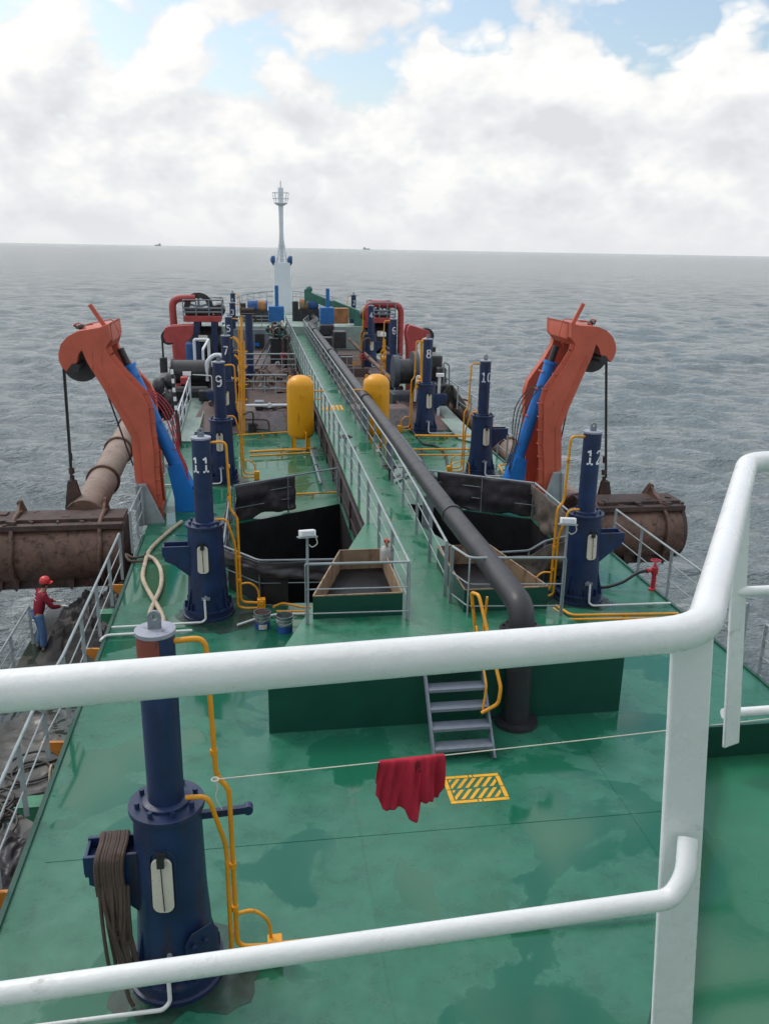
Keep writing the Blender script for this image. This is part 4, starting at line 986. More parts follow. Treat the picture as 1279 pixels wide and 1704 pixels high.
# hoist wires and hook blocks
def hoist(P, s, zb, label, back, bx=None):
    top = P(su-.44, sz, .85); bot = V(bx if bx is not None else top.x, top.y-.3, zb)
    t = thing('hoist_wire', bot, label, 'hoist wire', 'hoist wires of the outboard cranes')
    mb = MB()
    for dx in (-.02, .02): mb.tube([top+V(dx, 0, 0), bot+V(dx, 0, .72)], .020, 8)
    mb.build('wire', M['wire'], t)
    dv = (top-bot).normalized()
    for q0, q1, rr_ in ((.55, .75, .06), (1.15, 1.35, .05), (.80, .95, .075)): MB().tube([bot+dv*q0, bot+dv*q1], rr_, 10).build('wire_clamp', M['darkrust'], t)
    mb = MB(); mb.prism([bot+V(-.10, -.07, .62), bot+V(.10, -.07, .62), bot+V(.26, -.07, -.1), bot+V(.2, -.07, -.35), bot+V(-.2, -.07, -.35), bot+V(-.22, -.07, -.1)], (0, .06, 0)); mb.prism([bot+V(-.10, .05, .62), bot+V(.10, .05, .62), bot+V(.26, .05, -.1), bot+V(.2, .05, -.35), bot+V(-.2, .05, -.35), bot+V(-.22, .05, -.1)], (0, .06, 0)); mb.cyl(bot+V(0, -.12, .1), bot+V(0, .16, .1), .07); mb.build('hook_block', M['darkrust'], t)
    e = P(*back); MB().tube([P(su+.40, sz-.1, .85), e], .022, 8).build('lead_wire', M['wire'], t)
hoist(PP, 1, ay(127, 838, 22.7).z, 'black hoist wire hanging from the port crane to its draghead', (*loc2(222, 775, YA+.6), .6))
hoist(PS, -1, ay(1006, 835, 22.9).z, 'black hoist wire hanging from the starboard crane behind column 12', (*loc2(222, 775, YA+.6), .6), ay(1006, 820, 22.9).x)

# ------------------------------------------------------------------ fire hydrant and hose
h0 = az(1090, 978); hx, hy = h0.x-.12, h0.y-.1
t = thing('fire_hydrant', (hx, hy, 0), 'red fire hydrant with handwheel at the starboard railing', 'hydrant')
MB().lathe([(.09, 0), (.09, .03), (.05, .04), (.05, .36), (.075, .38), (.075, .52), (.05, .55), (.03, .60)], (hx, hy, 0), n=18).build('body', M['hydrant'], t)
mb = MB(); mb.cyl((hx, hy, .45), (hx-.17, hy, .45), .04); mb.cyl((hx-.15, hy, .45), (hx-.19, hy, .45), .055); mb.build('outlet', M['hydrant'], t)
mb = MB(); mb.torus((hx, hy, .68), .10, .012); mb.cyl((hx, hy, .58), (hx, hy, .69), .012, n=8)
for a in (0, 60, 120): mb.bar((hx-.1*math.cos(R_(a)), hy-.1*math.sin(R_(a)), .68), (hx+.1*math.cos(R_(a)), hy+.1*math.sin(R_(a)), .68), .014, .012)
mb.build('handwheel', M['hydrant'], t)
mb = MB(); pz = lambda px, py, z=.035: az(px, py, z)
mb.tube(spline([V(hx-.18, hy, .45), V(hx-.4, hy+.0, .40), V(hx-.75, hy+.05, .16), V(hx-1.2, hy+.15, .04), V(hx-1.7, hy+.55, .04), V(hx-2.0, hy+1.3, .04)], 8), .035, 10)
tag(mb.build('fire_hose', M['black']), 'black hose running from the red hydrant across the deck', 'hose')

# ------------------------------------------------------------------ guard rails with tarps round the hopper wells
gr = 'hopper well guard rails'
railing([V(-.62, 21.9, 0), V(2.25, 23.55, 0)], 'rail along the far edge of the port hopper well', step=1.6, m='greydark', group=gr, h=1.0)
railing([V(-.75, 17.2, 0), V(-.02, 16.25, 0), V(2.2, 16.12, 0)], 'rail along the near edge of the port hopper well', step=1.7, m='greydark', group=gr, h=.98, mids=(.5,))
railing([V(-.75, 17.3, 0), V(-.70, 21.8, 0)], 'rail along the outer edge of the port hopper well', step=1.6, m='greydark', group=gr, h=1.0)
railing([V(3.7, 23.75, 0), V(7.40, 21.5, 0)], 'rail along the far edge of the starboard hopper well', step=1.35, m='grey', group=gr, h=1.0)
railing([V(7.43, 21.5, 0), V(7.43, 18.6, 0), V(7.15, 17.3, 0)], 'rail along the outer edge of the starboard hopper well', step=1.4, m='grey', group=gr, h=1.0)
railing([V(7.15, 17.3, 0), V(6.15, 16.85, 0), V(5.6, 16.28, 0), V(3.75, 16.15, 0)], 'rail along the near edge of the starboard hopper well', step=1.6, m='greydark', group=gr, h=.98, mids=(.5,))
def tarp(pts, z0, z1, label, m='tarp', off=(0, 0), drop=None, seed=1):
    pts = [Vector((p[0], p[1], 0)) for p in pts]; ln = [0]
    for a, b in zip(pts, pts[1:]): ln.append(ln[-1]+(b-a).length)
    def at(u):
        s = u*ln[-1]
        for i in range(len(pts)-1):
            if s <= ln[i+1]+1e-6: 
                d = (pts[i+1]-pts[i]).normalized(); return pts[i]+d*(s-ln[i]), d
        return pts[-1], d
    def f(u, v):
        p, d = at(u); n = V(-d.y, d.x, 0); s = u*ln[-1]
        zz = z0+(z1-z0)*(1-v)+(-.06*math.sin(s*2.1+seed)-.04*math.sin(s*5.3))*v
        if drop: zz += drop(u)*v
        w_ = (noise.noise(V(s*1.7, v*2.2, seed*3.1))*.17+noise.noise(V(s*5+v*3, v*4, seed))*.08+noise.noise(V(s*11+v*6, v*9, seed))*.025)*(0.15+v)
        return V(p.x, p.y, zz)+n*(w_+off[0])+V(0, 0, -.02*abs(math.sin(s*3)) if v == 0 else 0)
    mb = MB(); mb.grid(f, max(12, int(ln[-1]*10)), 14); o = mb.build('tarp', M[m], solid=.012, sharp=0); return tag(o, label, 'tarp', 'tarps lashed to the hopper well rails')
tarp([(-.60, 21.92), (1.0, 22.84)], .02, 1.0, 'dark tarp lashed to the far rail of the port hopper well', off=(-.02,), seed=2)
tarp([(-.78, 17.15), (-.05, 16.22), (2.2, 16.08)], .62, .98, 'narrow dark tarp along the near rail of the port hopper well', off=(-.03,), seed=3)
tarp([(-.80, 17.4), (-.74, 21.7)], .05, 1.0, 'muddy tarp on the outer rail of the port hopper well', 'tarplight', off=(.02,), seed=4)
tarp([(5.05, 22.95), (7.38, 21.52)], .0, 1.0, 'dark tarp lashed to the far rail of the starboard hopper well', off=(-.03,), seed=5)
tarp([(7.40, 21.5), (7.40, 18.6), (7.14, 17.35)], .0, .98, 'muddy tarp on the outer rail of the starboard hopper well', 'tarplight', off=(-.05,), seed=6)
tarp([(7.12, 17.28), (6.15, 16.82), (5.6, 16.25), (4.6, 16.2)], .3, .92, 'grey tarp sagging along the near rail of the starboard hopper well', 'tarplight', off=(.05,), seed=7)
# low coaming plates on the near side of the wells
mb = MB()
for a, b in (((-.66, 17.28), (.03, 16.31)), ((.03, 16.31), (.55, 16.2)), ((5.6, 16.3), (6.15, 16.86)), ((6.15, 16.86), (7.1, 17.34))): mb.bar((a[0], a[1], .34), (b[0], b[1], .34), .03, .66)
tag(mb.build('well_coaming', M['wellwall'], loc=(0, 0, 0)), 'black coaming plates on the near sides of the hopper wells', 'coaming', kind='structure')
# ------------------------------------------------------------------ yellow air tanks
def tank(x, y, label, s):
    t = thing('air_tank', (x, y, 0), label, 'tank', 'yellow air tanks beside the walkway'); r = .48
    pr = [(.05, .38), (r*.6, .41), (r*.9, .50), (r, .62)]+[(r, 2.32)]+[(r*math.cos(R_(a)), 2.32+.36*math.sin(R_(a))) for a in range(12, 85, 12)]+[(.03, 2.68)]
    MB().lathe(pr, (x, y, 0), n=40).build('shell', M['tank'], t, sharp=60)
    for a in (50, 140, 230, 320):
        c = V(x+.36*math.cos(R_(a)), y+.36*math.sin(R_(a)), 0); mb = MB(); mb.bb(c+V(-.05, -.05, 0), c+V(.05, .05, .56)); mb.build('leg', M['tank'], t)
    mb = MB(); 
    for u in (-.36, .36): mb.torus((x+u, y, 2.60), .05, .016, axis='Y', n=14)
    mb.tube([V(x+.1, y-.47, 1.95), V(x+.1, y-.56, 2.02), V(x+.12, y-.56, 1.85)], .02, 8); mb.build('lifting_lug', M['tank'], t)
    mb = MB(); mb.tube([V(x+.12, y-.5, .72), V(x+.16, y-.62, .72), V(x+.16, y-.62, .10), V(x-.6, y-.64, .10)], .03, 10, fil=.08); mb.build('outlet_pipe', M['yellow'], t)
    mb = MB(); mb.tube([V(x+s*.45, y, 2.1), V(x+s*.85, y+.05, 2.1)], .028, 8); mb.tube([V(x+s*.45, y, 1.8), V(x+s*.8, y+.05, 1.8)], .018, 8); mb.build('inlet_pipe', M['yellow'], t)
tk = az(500, 748); tank(tk.x+.02, tk.y+.1, 'yellow vertical air tank on the port side of the walkway', 1)
tr = ay(626, 650, 30.6); tank(tr.x, 30.6, 'yellow vertical air tank partly hidden behind the black pipe', -1)

# ------------------------------------------------------------------ deck pipework
def dpipe(pts, r, label, m='yellow', fil=.12, clamps=True):
    pts = [Vector(p) for p in pts]; t = thing('deck_pipe', pts[0], label, 'pipe'); MB().tube(pts, r, 10, fil=fil).build('pipe', M[m], t)
    if clamps:
        mb = MB()
        for a, b in zip(pts, pts[1:]):
            n = int((b-a).length/1.4)
            for k in range(n): c = a.lerp(b, (k+.5)/n); mb.box((c.x, c.y, c.z*.5), (.06, .06, c.z)); 
        if len(mb.bm.verts): mb.build('clip', M[m], t)
        else: mb.bm.free()
P0 = lambda px, py, z=.10: az(px, py, z)
dpipe([P0(415, 752), P0(520, 746)], .045, 'thick yellow pipe on deck in front of the port tank')
dpipe([P0(415, 759), P0(522, 753)], .03, 'thin yellow pipe on deck just nearer than the thick one by the port tank')
dpipe([P0(395, 724), P0(478, 719)], .03, 'yellow pipe along the foot of the lavender hatch plate')
dpipe([P0(690, 725), P0(790, 726)], .05, 'thick yellow pipe on deck in front of column 8')
dpipe([P0(680, 748), P0(788, 747)], .035, 'middle yellow pipe crossing the starboard deck near column 10')
dpipe([P0(690, 757), P0(788, 757)], .028, 'thin yellow pipe crossing the starboard deck near column 10')
dpipe([P0(478, 823), P0(562, 819)], .03, 'pair of yellow pipes behind the port well rail')
dpipe([P0(925, 1008, .08), P0(950, 1024, .08), P0(1128, 1021, .08)], .030, 'upper yellow pipe running from column 12 to the deck edge')
dpipe([P0(920, 1012, .08), P0(945, 1031, .08), P0(1132, 1028, .08)], .026, 'lower yellow pipe running from column 12 to the deck edge')
dpipe([P0(850, 772), P0(829, 774), P0(836, 786), P0(842, 796)], .03, 'bent yellow pipe at the foot of the starboard crane ram')
dpipe([P0(455, 1010, .12), P0(470, 1003, .12), P0(505, 1011, .10), P0(565, 1010, .10)], .026, 'yellow pipe leaving the valve block behind the buckets')
dpipe([P0(460, 1017, .08), P0(565, 1017, .08)], .02, 'thin yellow pipe on deck behind the buckets')
dpipe([P0(167, 1066, .05), P0(176, 1057, .05), P0(320, 1049, .05)], .024, 'pale pipe crossing the deck behind the nearest column', 'whitepipe')
dpipe([P0(395, 1040, .05), P0(425, 1030, .05), P0(460, 1022, .05), P0(520, 1021, .05)], .022, 'pale pipe passing under the two paint buckets', 'whitepipe')
dpipe([P0(445, 1572, .10), P0(700, 1545, .10), P0(1090, 1512, .10)], .022, 'orange yellow pipe low on deck from the nearest column to starboard')

# hoses on the port deck
t = thing('beige_hose', az(250, 950, .05), 'pair of beige hoses twisted together on the port deck', 'hose')
for A in ([(302, 868), (275, 890), (250, 915), (241, 940), (238, 962), (248, 985), (262, 1008), (272, 1030), (270, 1060), (262, 1100), (255, 1150)], [(246, 925), (258, 932), (268, 950), (268, 975), (258, 1000), (250, 1020), (250, 1045), (248, 1090), (240, 1150)]):
    MB().tube(spline([az(*p, .055 if k % 2 else .065) for k, p in enumerate(A)], 6), .048, 12).build('hose', M['hose'], t)
mb = MB(); c = az(242, 925, .06); mb.torus(c, .06, .02, axis='X'); mb.tube(spline([c, c+V(-.25, -.1, .0), c+V(-.45, .15, .0), c+V(-.3, -.3, 0), c+V(.05, -.35, 0), c+V(.25, -.2, 0)], 6), .03, 8)
mb.build('lashing', M['rope'], t)
# black hoses near the starboard mid deck
mb = MB()
for A in ([(668, 705), (690, 722), (705, 738), (725, 742), (740, 755), (745, 775), (760, 800), (770, 815)], [(700, 745), (700, 765), (720, 790), (745, 805), (770, 815), (790, 832), (830, 838)]):
    mb.tube(spline([az(*p, .05) for p in A], 6), .04, 8)
tag(mb.build('cable', M['black']), 'black hoses snaking over the starboard deck below the black pipe', 'hose')
t = thing('valve_manifold', az(745, 822), 'small yellow valve manifold with a rusty bowl behind the starboard rail', 'valve')
c = az(748, 818); 
MB().lathe([(.05, .1), (.20, .2), (.24, .36), (.20, .38)], c, n=18).build('bowl', M['darkrust'], t)
mb = MB(); mb.tube([c+V(0, 0, .3), c+V(0, 0, .85), c+V(.3, 0, .95), c+V(.55, 0, .9), c+V(.6, 0, .1)], .018, 8, fil=.1); mb.cyl(c+V(-.06, 0, .36), c+V(.1, 0, .36), .05); mb.build('pipe', M['yellow'], t)

# paint buckets
def bucket(px, py, label, inner, s=1.0):
    c = az(px, py); t = thing('paint_bucket', c, label, 'bucket', 'paint buckets at the foot of the platform'); r = .155*s; h = .33*s
    MB().lathe([(r*.92, .0), (r*.94, h*.42)], c, n=28).build('label_band', M['paintlabel'], t)
    MB().lathe([(r*.94, h*.42), (r*.97, h*.72), (r*1.03, h*.73), (r*1.03, h*.77), (r*.98, h*.78), (r*1.0, h*.93), (r*1.06, h*.94), (r*1.06, h), (r*.98, h), (r*.95, h*.5)], c, n=28, cap=False).build('shell', M['metal'], t)
    MB().lathe([(.01, h*.55), (r*.95, h*.56)], c, n=28).build('paint', inner, t)
    if s == 1.0: mb = MB(); mb.grid(lambda u, v: c+V(r*.965*math.sin(-.5+u*1.1), -r*.965*math.cos(-.5+u*1.1), h*(.06+.3*v)), 8, 2); mb.build('paper_label', M['cream'], t)
    MB().tube([c+V(r*math.cos(a)*1.05, -abs(r*math.sin(a))*.6-.06, h*.85-.10*math.sin(a)) for a in np.linspace(0, math.pi, 10)], .004, 5).build('wire_handle', M['metal'], t)
bucket(437, 1044, 'tin paint bucket with a pale paper label and rusty red inside', M['primer'])
bucket(474, 1050, 'blue tin paint bucket with green paint inside, nearer the platform', M['platedark'], 1.02)

# plastic jug on the walkway rail
c = V(2.36, 15.0, ZW+.46)
t = thing('plastic_jug', c-V(0, 0, .2), 'grey white plastic jug with red cap tied inside the walkway rail', 'jug')
MB().lathe([(.08, -.18), (.115, -.15), (.115, .04), (.09, .11), (.04, .15), (.04, .22)], c, n=20).build('jug_body', M['bottle'], t)
MB().lathe([(.052, .22), (.052, .27)], c, n=16).build('cap', M['helmet'], t)
mb = MB(); mb.torus(c+V(0, 0, .2), .08, .016, axis='X', n=16); mb.tube(spline([c+V(.05, 0, .2), c+V(.12, .1, .3), c+V(.10, .15, .55), c+V(.09, .2, .60)], 5), .012, 6); mb.build('lashing', M['ropetan'], t)

# valve handwheels beside the walkway
def handwheel(px, py, label, s=1):
    c = az(px, py, ZW+.35); t = thing('valve_handwheel', (c.x, c.y, ZW), label, 'valve', 'valve handwheels on the walkway edge')
    mb = MB(); mb.torus(c, .20*s, .02, n=22); 
    for a in (0, 60, 120): mb.bar(c-V(.2*s*math.cos(R_(a)), .2*s*math.sin(R_(a)), 0), c+V(.2*s*math.cos(R_(a)), .2*s*math.sin(R_(a)), 0), .025, .02)
    mb.build('wheel', M['greasy'], t); MB().cyl(V(c.x, c.y, ZW), c, .03, n=10).build('stem', M['greasy'], t)
handwheel(575, 727, 'dark valve handwheel by the port walkway rail')
handwheel(648, 777, 'dark valve handwheel by the starboard walkway rail', .9)
# yellow striped patch painted on the walkway
mb = MB(); a = az(540, 678, ZW+.005); 
for k in range(6): mb.bb((2.52+.15*k, a.y-.6, ZW+.004), (2.52+.15*k+.1, a.y+.5, ZW+.0055))
tag(mb.build('walkway_marking', M['marking'], sharp=0), 'faded yellow stripes painted across the walkway by the tanks', 'deck marking')
# ------------------------------------------------------------------ helpers for the crowded forward deck
def pxbox(mb, x0, y0, x1, y1, Y, d):
    a = ay(x0, y0, Y); b = ay(x1, y1, Y); mb.bb((a.x, Y, a.z), (b.x, Y+d, b.z)); return a, b
def drum(t, c, r, L, ax_='X', m='greasy', fl=1.35, coils=None):
    c = Vector(c); MB().lathe([(r, -L/2), (r, L/2)], c, 28, ax_).build('drum', M[coils or m], t)
    if coils:
        mb = MB(); n = int(L/.09)
        d = V(1, 0, 0) if ax_ == 'X' else V(0, 1, 0)
        for k in range(n): mb.torus(c+d*(-L/2+(k+.5)*L/n), r+.02, .05, ax_, 22, 6)
        mb.build('rope_winding', M[coils], t)
    for s in (-1, 1):
        MB().lathe([(r*fl, s*L/2-.03), (r*fl, s*L/2+.03)], c, 32, ax_).build('drum_flange', M[m], t)

# ---- raised hatch coamings over the forward hopper
def hatch(x0, x1, y0, y1, label, side):
    t = thing('hatch_coaming', ((x0+x1)/2, y0, 0), label, 'hatch'); h = .74
    xi = x0 if side > 0 else x1; 
    MB().prism([V(x0, y0, .0), V(x0, y0+.30, h), V(x0, y0+.34, h), V(x0, y0+.04, 0)], (x1-x0, 0, 0)).build('front_plate', M['lavplate'], t)
    MB().bb((x0, y0+.34, h-.12), (x1, y0+1.5, h+.01)).build('top_strip', M['brownplate'], t)
    for x in (x0, x1-.08): MB().bb((x, y0+.34, 0), (x+.08, y1, h-.125)).build('side_plate', M['brownplate'], t)
    MB().bb((x0+.08, y0+1.5, .25), (x1-.08, y1, .30)).build('inner_floor', M['darkrust'], t)
    MB().bb((x0, y1, 0), (x1, y1+.1, h)).build('rear_plate', M['brownplate'], t)
    mb = MB()
    for k in range(3): x = x0+(x1-x0)*(k+.5)/3; mb.bb((x-.02, y0+.34, .05), (x+.02, y0+.36, h-.13))
    mb.build('stiffener', M['lavplate'], t); return t
hatch(-.55, 2.30, 33.6, 46.5, 'lavender and brown plated hatch coaming on the port side behind the yellow tank', -1)
hatch(3.68, 6.2, 33.8, 46.5, 'lavender and brown plated hatch coaming on the starboard side beyond column 8', 1)
# sloped brown plates between the coamings and the deck edges
mb = MB(); mb.prism([V(-2.7, 33.0, .02), V(-.6, 33.2, .02), V(-.6, 36, .8), V(-2.1, 36, .8)], (0, .03, -.02)); tag(mb.build('sloped_plate', M['brownplate']), 'sloped mauve brown plate left of column 9', 'plate')
mb = MB(); mb.prism([V(6.25, 33.3, .02), V(8.1, 33.2, .02), V(7.6, 38, .55), V(6.3, 38, .8)], (0, .03, -.02)); tag(mb.build('sloped_plate', M['brownplate']), 'sloped mauve brown plate right of column 8', 'plate')
mb = MB(); mb.prism([V(7.7, 31.5, .03), V(8.44, 30.5, .03), V(8.44, 44, .55), V(7.7, 44, .55)], (0, 0, .03)); tag(mb.build('side_ramp', M['palegreen']), 'pale grey walkway strip along the starboard rail beside column 8', 'ramp')
# port gangway
t = thing('gangway_ramp', (-2.2, 32, 0), 'pale green gangway with white rails beside column 9', 'gangway')
g0, g1 = az(297, 736, .02), az(326, 736, .02); h0, h1 = ay(318, 664, 37.2), ay(346, 664, 37.2)
MB().prism([g0, g1, h1, h0], (0, 0, .05)).build('walk_plate', M['palegreen'], t)
for a, b in ((g0, h0), (g1, h1)):
    MB().bar(a+V(0, 0, .04), b+V(0, 0, .04), .04, .16).build('side_beam', M['palegreen'], t)
MB().tube([g0+V(0, .1, .15), g0+V(0, .3, 1.05), h0+V(0, 0, 1.05), h0+V(0, 0, 0)], .028, 10, fil=.1).build('handrail', M['mast'], t)
MB().tube([g0+V(0, .3, .55), h0+V(0, 0, .55)], .018, 8).build('mid_rail', M['mast'], t)
for f in (.12, .4, .7, .97): p = g0.lerp(h0, f); MB().tube([p, p+V(0, 0, 1.05)], .022, 8).build('post', M['mast'], t)
p = h0; MB().tube([h1+V(.2, 0, 0), h1+V(.2, 0, 1.0), h0+V(.1, .3, 1.0)], .022, 8, fil=.1).build('end_rail', M['mast'], t)
# striped sounding pole
a = az(300, 742, .02); b = ay(286, 615, a.y+.1)
t = thing('striped_pole', a, 'black and white striped pole leaning by the port gangway', 'pole')
MB().tube([a, a.lerp(b, .42)], .075, 12).build('dark_sleeve', M['darkrust'], t)
n = 10
for k in range(n):
    p, q = a.lerp(b, .42+.58*k/n), a.lerp(b, .42+.58*(k+1)/n); MB().tube([p, q], .05, 12).build('band', M['digit'] if k % 2 else M['black'], t)

# ---- port winch group
t = thing('cable_drum', ay(315, 640, 38), 'big dark cable drum lying across the port deck left of column 7', 'winch')
a = ay(287, 617, 38); b = ay(350, 620, 38); c = (a+b)/2; r = abs(ay(315, 597, 38).z-ay(315, 638, 38).z)/2
drum(t, c, r*.95, (b.x-a.x), 'X', 'greasy', 1.12)
for x in (a.x-.05, b.x+.05):
    mb = MB(); mb.prism([V(x-.06, 37.6, 0), V(x-.06, 39.2, 0), V(x-.06, 38.5, c.z+.2), V(x-.06, 38.0, c.z+.2)], (.12, 0, 0)); mb.build('stand', M['greasy'], t)
mb = MB(); mb.tube([b+V(-.1, -.4, -.3), b+V(-.1, -.5, .55), b+V(.25, -.5, .85), b+V(.65, -.5, .75), b+V(.85, -.5, -.2), b+V(1.1, -.5, -.3)], .09, 10, fil=.25); mb.build('bent_pipe', M['mast'], t)
mb = MB(); pxbox(mb, 304, 619, 318, 625, 36.8, .12); mb.build('lamp', M['white'], t); q = ay(311, 625, 36.85); MB().tube([q, V(q.x+.2, q.y, .1)], .04, 8).build('lamp_pole', M['mast'], t)
t = thing('winch_machinery', ay(300, 700, 36), 'black greasy winch motor and gear cases below the port cable drum', 'machinery')
rr = random.Random(11)
for (x0, y0, x1, y1, Y, d) in ((258, 640, 276, 690, 40, 1.6), (276, 650, 345, 672, 37.2, 1.2), (262, 655, 288, 700, 35.5, 1.2), (300, 632, 350, 655, 39, 1.0), (262, 628, 284, 645, 38, 1.5), (330, 650, 352, 668, 36.2, .8)):
    mb = MB(); pxbox(mb, x0, y0, x1, y1, Y, d); mb.build('gear_case', M['greasy'], t, bevel=.06)
for k in range(9):
    c = ay(rr.uniform(258, 290), rr.uniform(628, 690), rr.uniform(34, 36)); MB().lathe([(.25, -.2), (.34, -.1), (.34, .1), (.2, .2)], c, 16, 'X').build('housing', M['greasy'], t)
mb = MB(); pxbox(mb, 300, 628, 312, 640, 36.2, .4); mb.build('red_case', M['crane_far'], t, bevel=.03)
mb = MB(); 
for k in range(6): mb.tube(spline([ay(255+k*4, 650+k*3, 36), ay(262+k*4, 632+k*4, 36.5), ay(275+k*4, 640+k*5, 37), ay(270+k*4, 690, 35)], 6), .03, 6)
mb.build('cable', M['wire'], t)
# small red crane, port
def red_crane(px, label, s, Y, pts, cable):
    c = ay(*px, Y); t = thing('small_red_crane', (c.x, Y, 0), label, 'crane', 'small red cranes on the forward deck')
    poly = [ay(*p, Y) for p in pts]; lowest = min(p.z for p in poly)
    for o in (0, .8): MB().prism([p+V(0, o, 0) for p in poly], (0, .25, 0)).build('side_plate', M['crane_far'], t, bevel=.02)
    xs = sorted((p.x for p in poly if abs(p.z-lowest) < .3)); 
    MB().bb((xs[0], Y, 0), (xs[-1], Y+1.05, lowest+.02)).build('column', M['crane_far'], t)
    cs = ay(*cable[0], Y); r = .38
    MB().lathe([(r, -.25), (r*.8, -.1), (r*.8, .1), (r, .25)], cs+V(0, .5, 0), 24, 'Y').build('sheave', M['greasy'], t)
    e = ay(*cable[1], Y); MB().tube([cs+V(-s*r*.9, .5, 0), V(cs.x-s*r*.9, Y+.5, e.z)], .05, 8).build('wire', M['wire'], t)
    MB().box(V(cs.x-s*r*.9, Y+.5, e.z), (.35, .35, .8)).build('hook_block', M['greasy'], t, bevel=.05)
    return t
red_crane((303, 640), 'small red crane by the port cable drum', 1, 44, [(272, 560), (274, 546), (284, 543), (320, 541), (320, 560), (310, 570), (310, 640), (293, 640), (295, 580), (290, 571), (276, 570)], ((280, 562), (277, 610)))
red_crane((690, 640), 'small red crane behind column 8 on the starboard side', -1, 42, [(679, 544), (682, 541), (714, 551), (717, 560), (712, 565), (699, 564), (694, 575), (695, 640), (680, 640), (680, 580), (677, 556)], ((711, 560), (714, 592)))
# winch frames
def frame(label, Y, plat, arch, legs, wheel, cage, s):
    a, b = ay(plat[0], plat[1], Y), ay(plat[2], plat[3], Y); D = 2.2
    t = thing('frame_winch', ((a.x+b.x)/2, Y, 0), label, 'winch', 'red winch frames on the forward deck')
    MB().bb((a.x, Y, b.z), (b.x, Y+D, a.z)).build('platform', M['crane_far'], t, bevel=.03)
    MB().tube([ay(*p, Y+.6) if i < len(arch)-1 else V(ay(*p, Y+.6).x, Y+.6, 0) for i, p in enumerate(arch)], .20, 14, fil=.5).build('arch_pipe', M['crane_far'], t)
    for px in legs:
        x = ay(px, plat[3], Y).x
        for y in (Y+.05, Y+D-.4): MB().bb((x-.16, y, 0), (x+.16, y+.32, b.z-.002)).build('leg', M['navy_light'], t)
    wc = ay(wheel[0], wheel[1], Y+.7); r = wheel[2]
    w_ = MB().lathe([(r*.62, -.12), (r, -.12), (r, .12), (r*.62, .12), (r*.62, -.12)], wc, 36, 'Y', cap=False).build('drive_wheel', M['greasy'], t)
    mb = MB()
    for k in range(5): an = R_(72*k+18); mb.bar(wc, wc+V(r*.7*math.cos(an), 0, r*.7*math.sin(an)), .12, .08, up=(0, 1, 0))
    mb.cyl(wc-V(0, .15, 0), wc+V(0, .15, 0), r*.2); mb.build('spoke', M['greydark'], w_)
    MB().bb((wc.x-r*.95, Y+.45, a.z+.003), (wc.x+r*.95, Y+1.5, wc.z-.05)).build('gear_case', M['greasy'], t, bevel=.08)
    MB().lathe([(.3, -.5), (.36, -.3), (.36, .3), (.3, .5)], wc+V(s*1.1, .3, -.15), 18, 'Y').build('motor', M['greasy'], t)
    zt = ay(cage[0], cage[1], Y).z; x0, x1 = ay(cage[0], cage[1], Y).x, ay(cage[2], cage[1], Y).x
    for z in (zt, (zt+a.z)/2, a.z+(zt-a.z)*.25):
        mb = MB(); mb.tube([V(x0, Y, z), V(x1, Y, z), V(x1, Y+D, z), V(x0, Y+D, z), V(x0, Y, z)], .035, 8); mb.build('cage_rail', M['greydark'], t)
    for x in (x0, x0+(x1-x0)*.33, x0+(x1-x0)*.66, x1):
        for y in (Y, Y+D): MB().tube([V(x, y, a.z), V(x, y, zt)], .035, 8).build('cage_post', M['greydark'], t)
    c = V((a.x+b.x)/2, Y+1.3, b.z*.55); MB().lathe([(.4, -1.1), (1.0, -1.0), (1.0, 1.0), (.4, 1.1)], c, 24, 'X').build('cable_reel', M['greasy'], t)
    MB().bb((c.x-.25, Y-.02, c.z+.25), (c.x+.25, Y, c.z+.6)).build('sign_plate', M['cream'], t)
    return t
frame('red winch frame with a spoked drive wheel on the port side', 49.5, (305, 526, 368, 536), [(325, 496), (286, 497), (292, 545)], (327, 356), (331, 511, .80), (304, 499, 369), 1)
frame('red arched winch frame on the starboard side behind column 4', 55.5, (612, 529, 656, 538), [(611, 545), (610, 505), (667, 508), (665, 600)], (620, 650), (636, 520, .5), (618, 504, 658), -1)
t = thing('grey_frame', ay(335, 600, 43), 'pale grey pipe frame with a blue barrel left of column 7', 'frame')
a, b = ay(323, 565, 42.5), ay(347, 565, 42.5); MB().tube([V(a.x, a.y, 0), a, b, V(b.x, b.y, 0)], .07, 10, fil=.1).build('pipe_frame', M['mast'], t)
MB().tube([V(b.x, b.y, b.z), b+V(-.2, -1.5, -.3), V(b.x-.2, b.y-1.5, 0)], .06, 10, fil=.1).build('side_pipe', M['mast'], t)
c = ay(316, 600, 43); MB().lathe([(.18, 0), (.18, .8), (.16, .82), (.08, .9)], V(c.x, c.y, ay(316, 600, 43).z), 20).build('blue_barrel', M['ropeblue'], t)

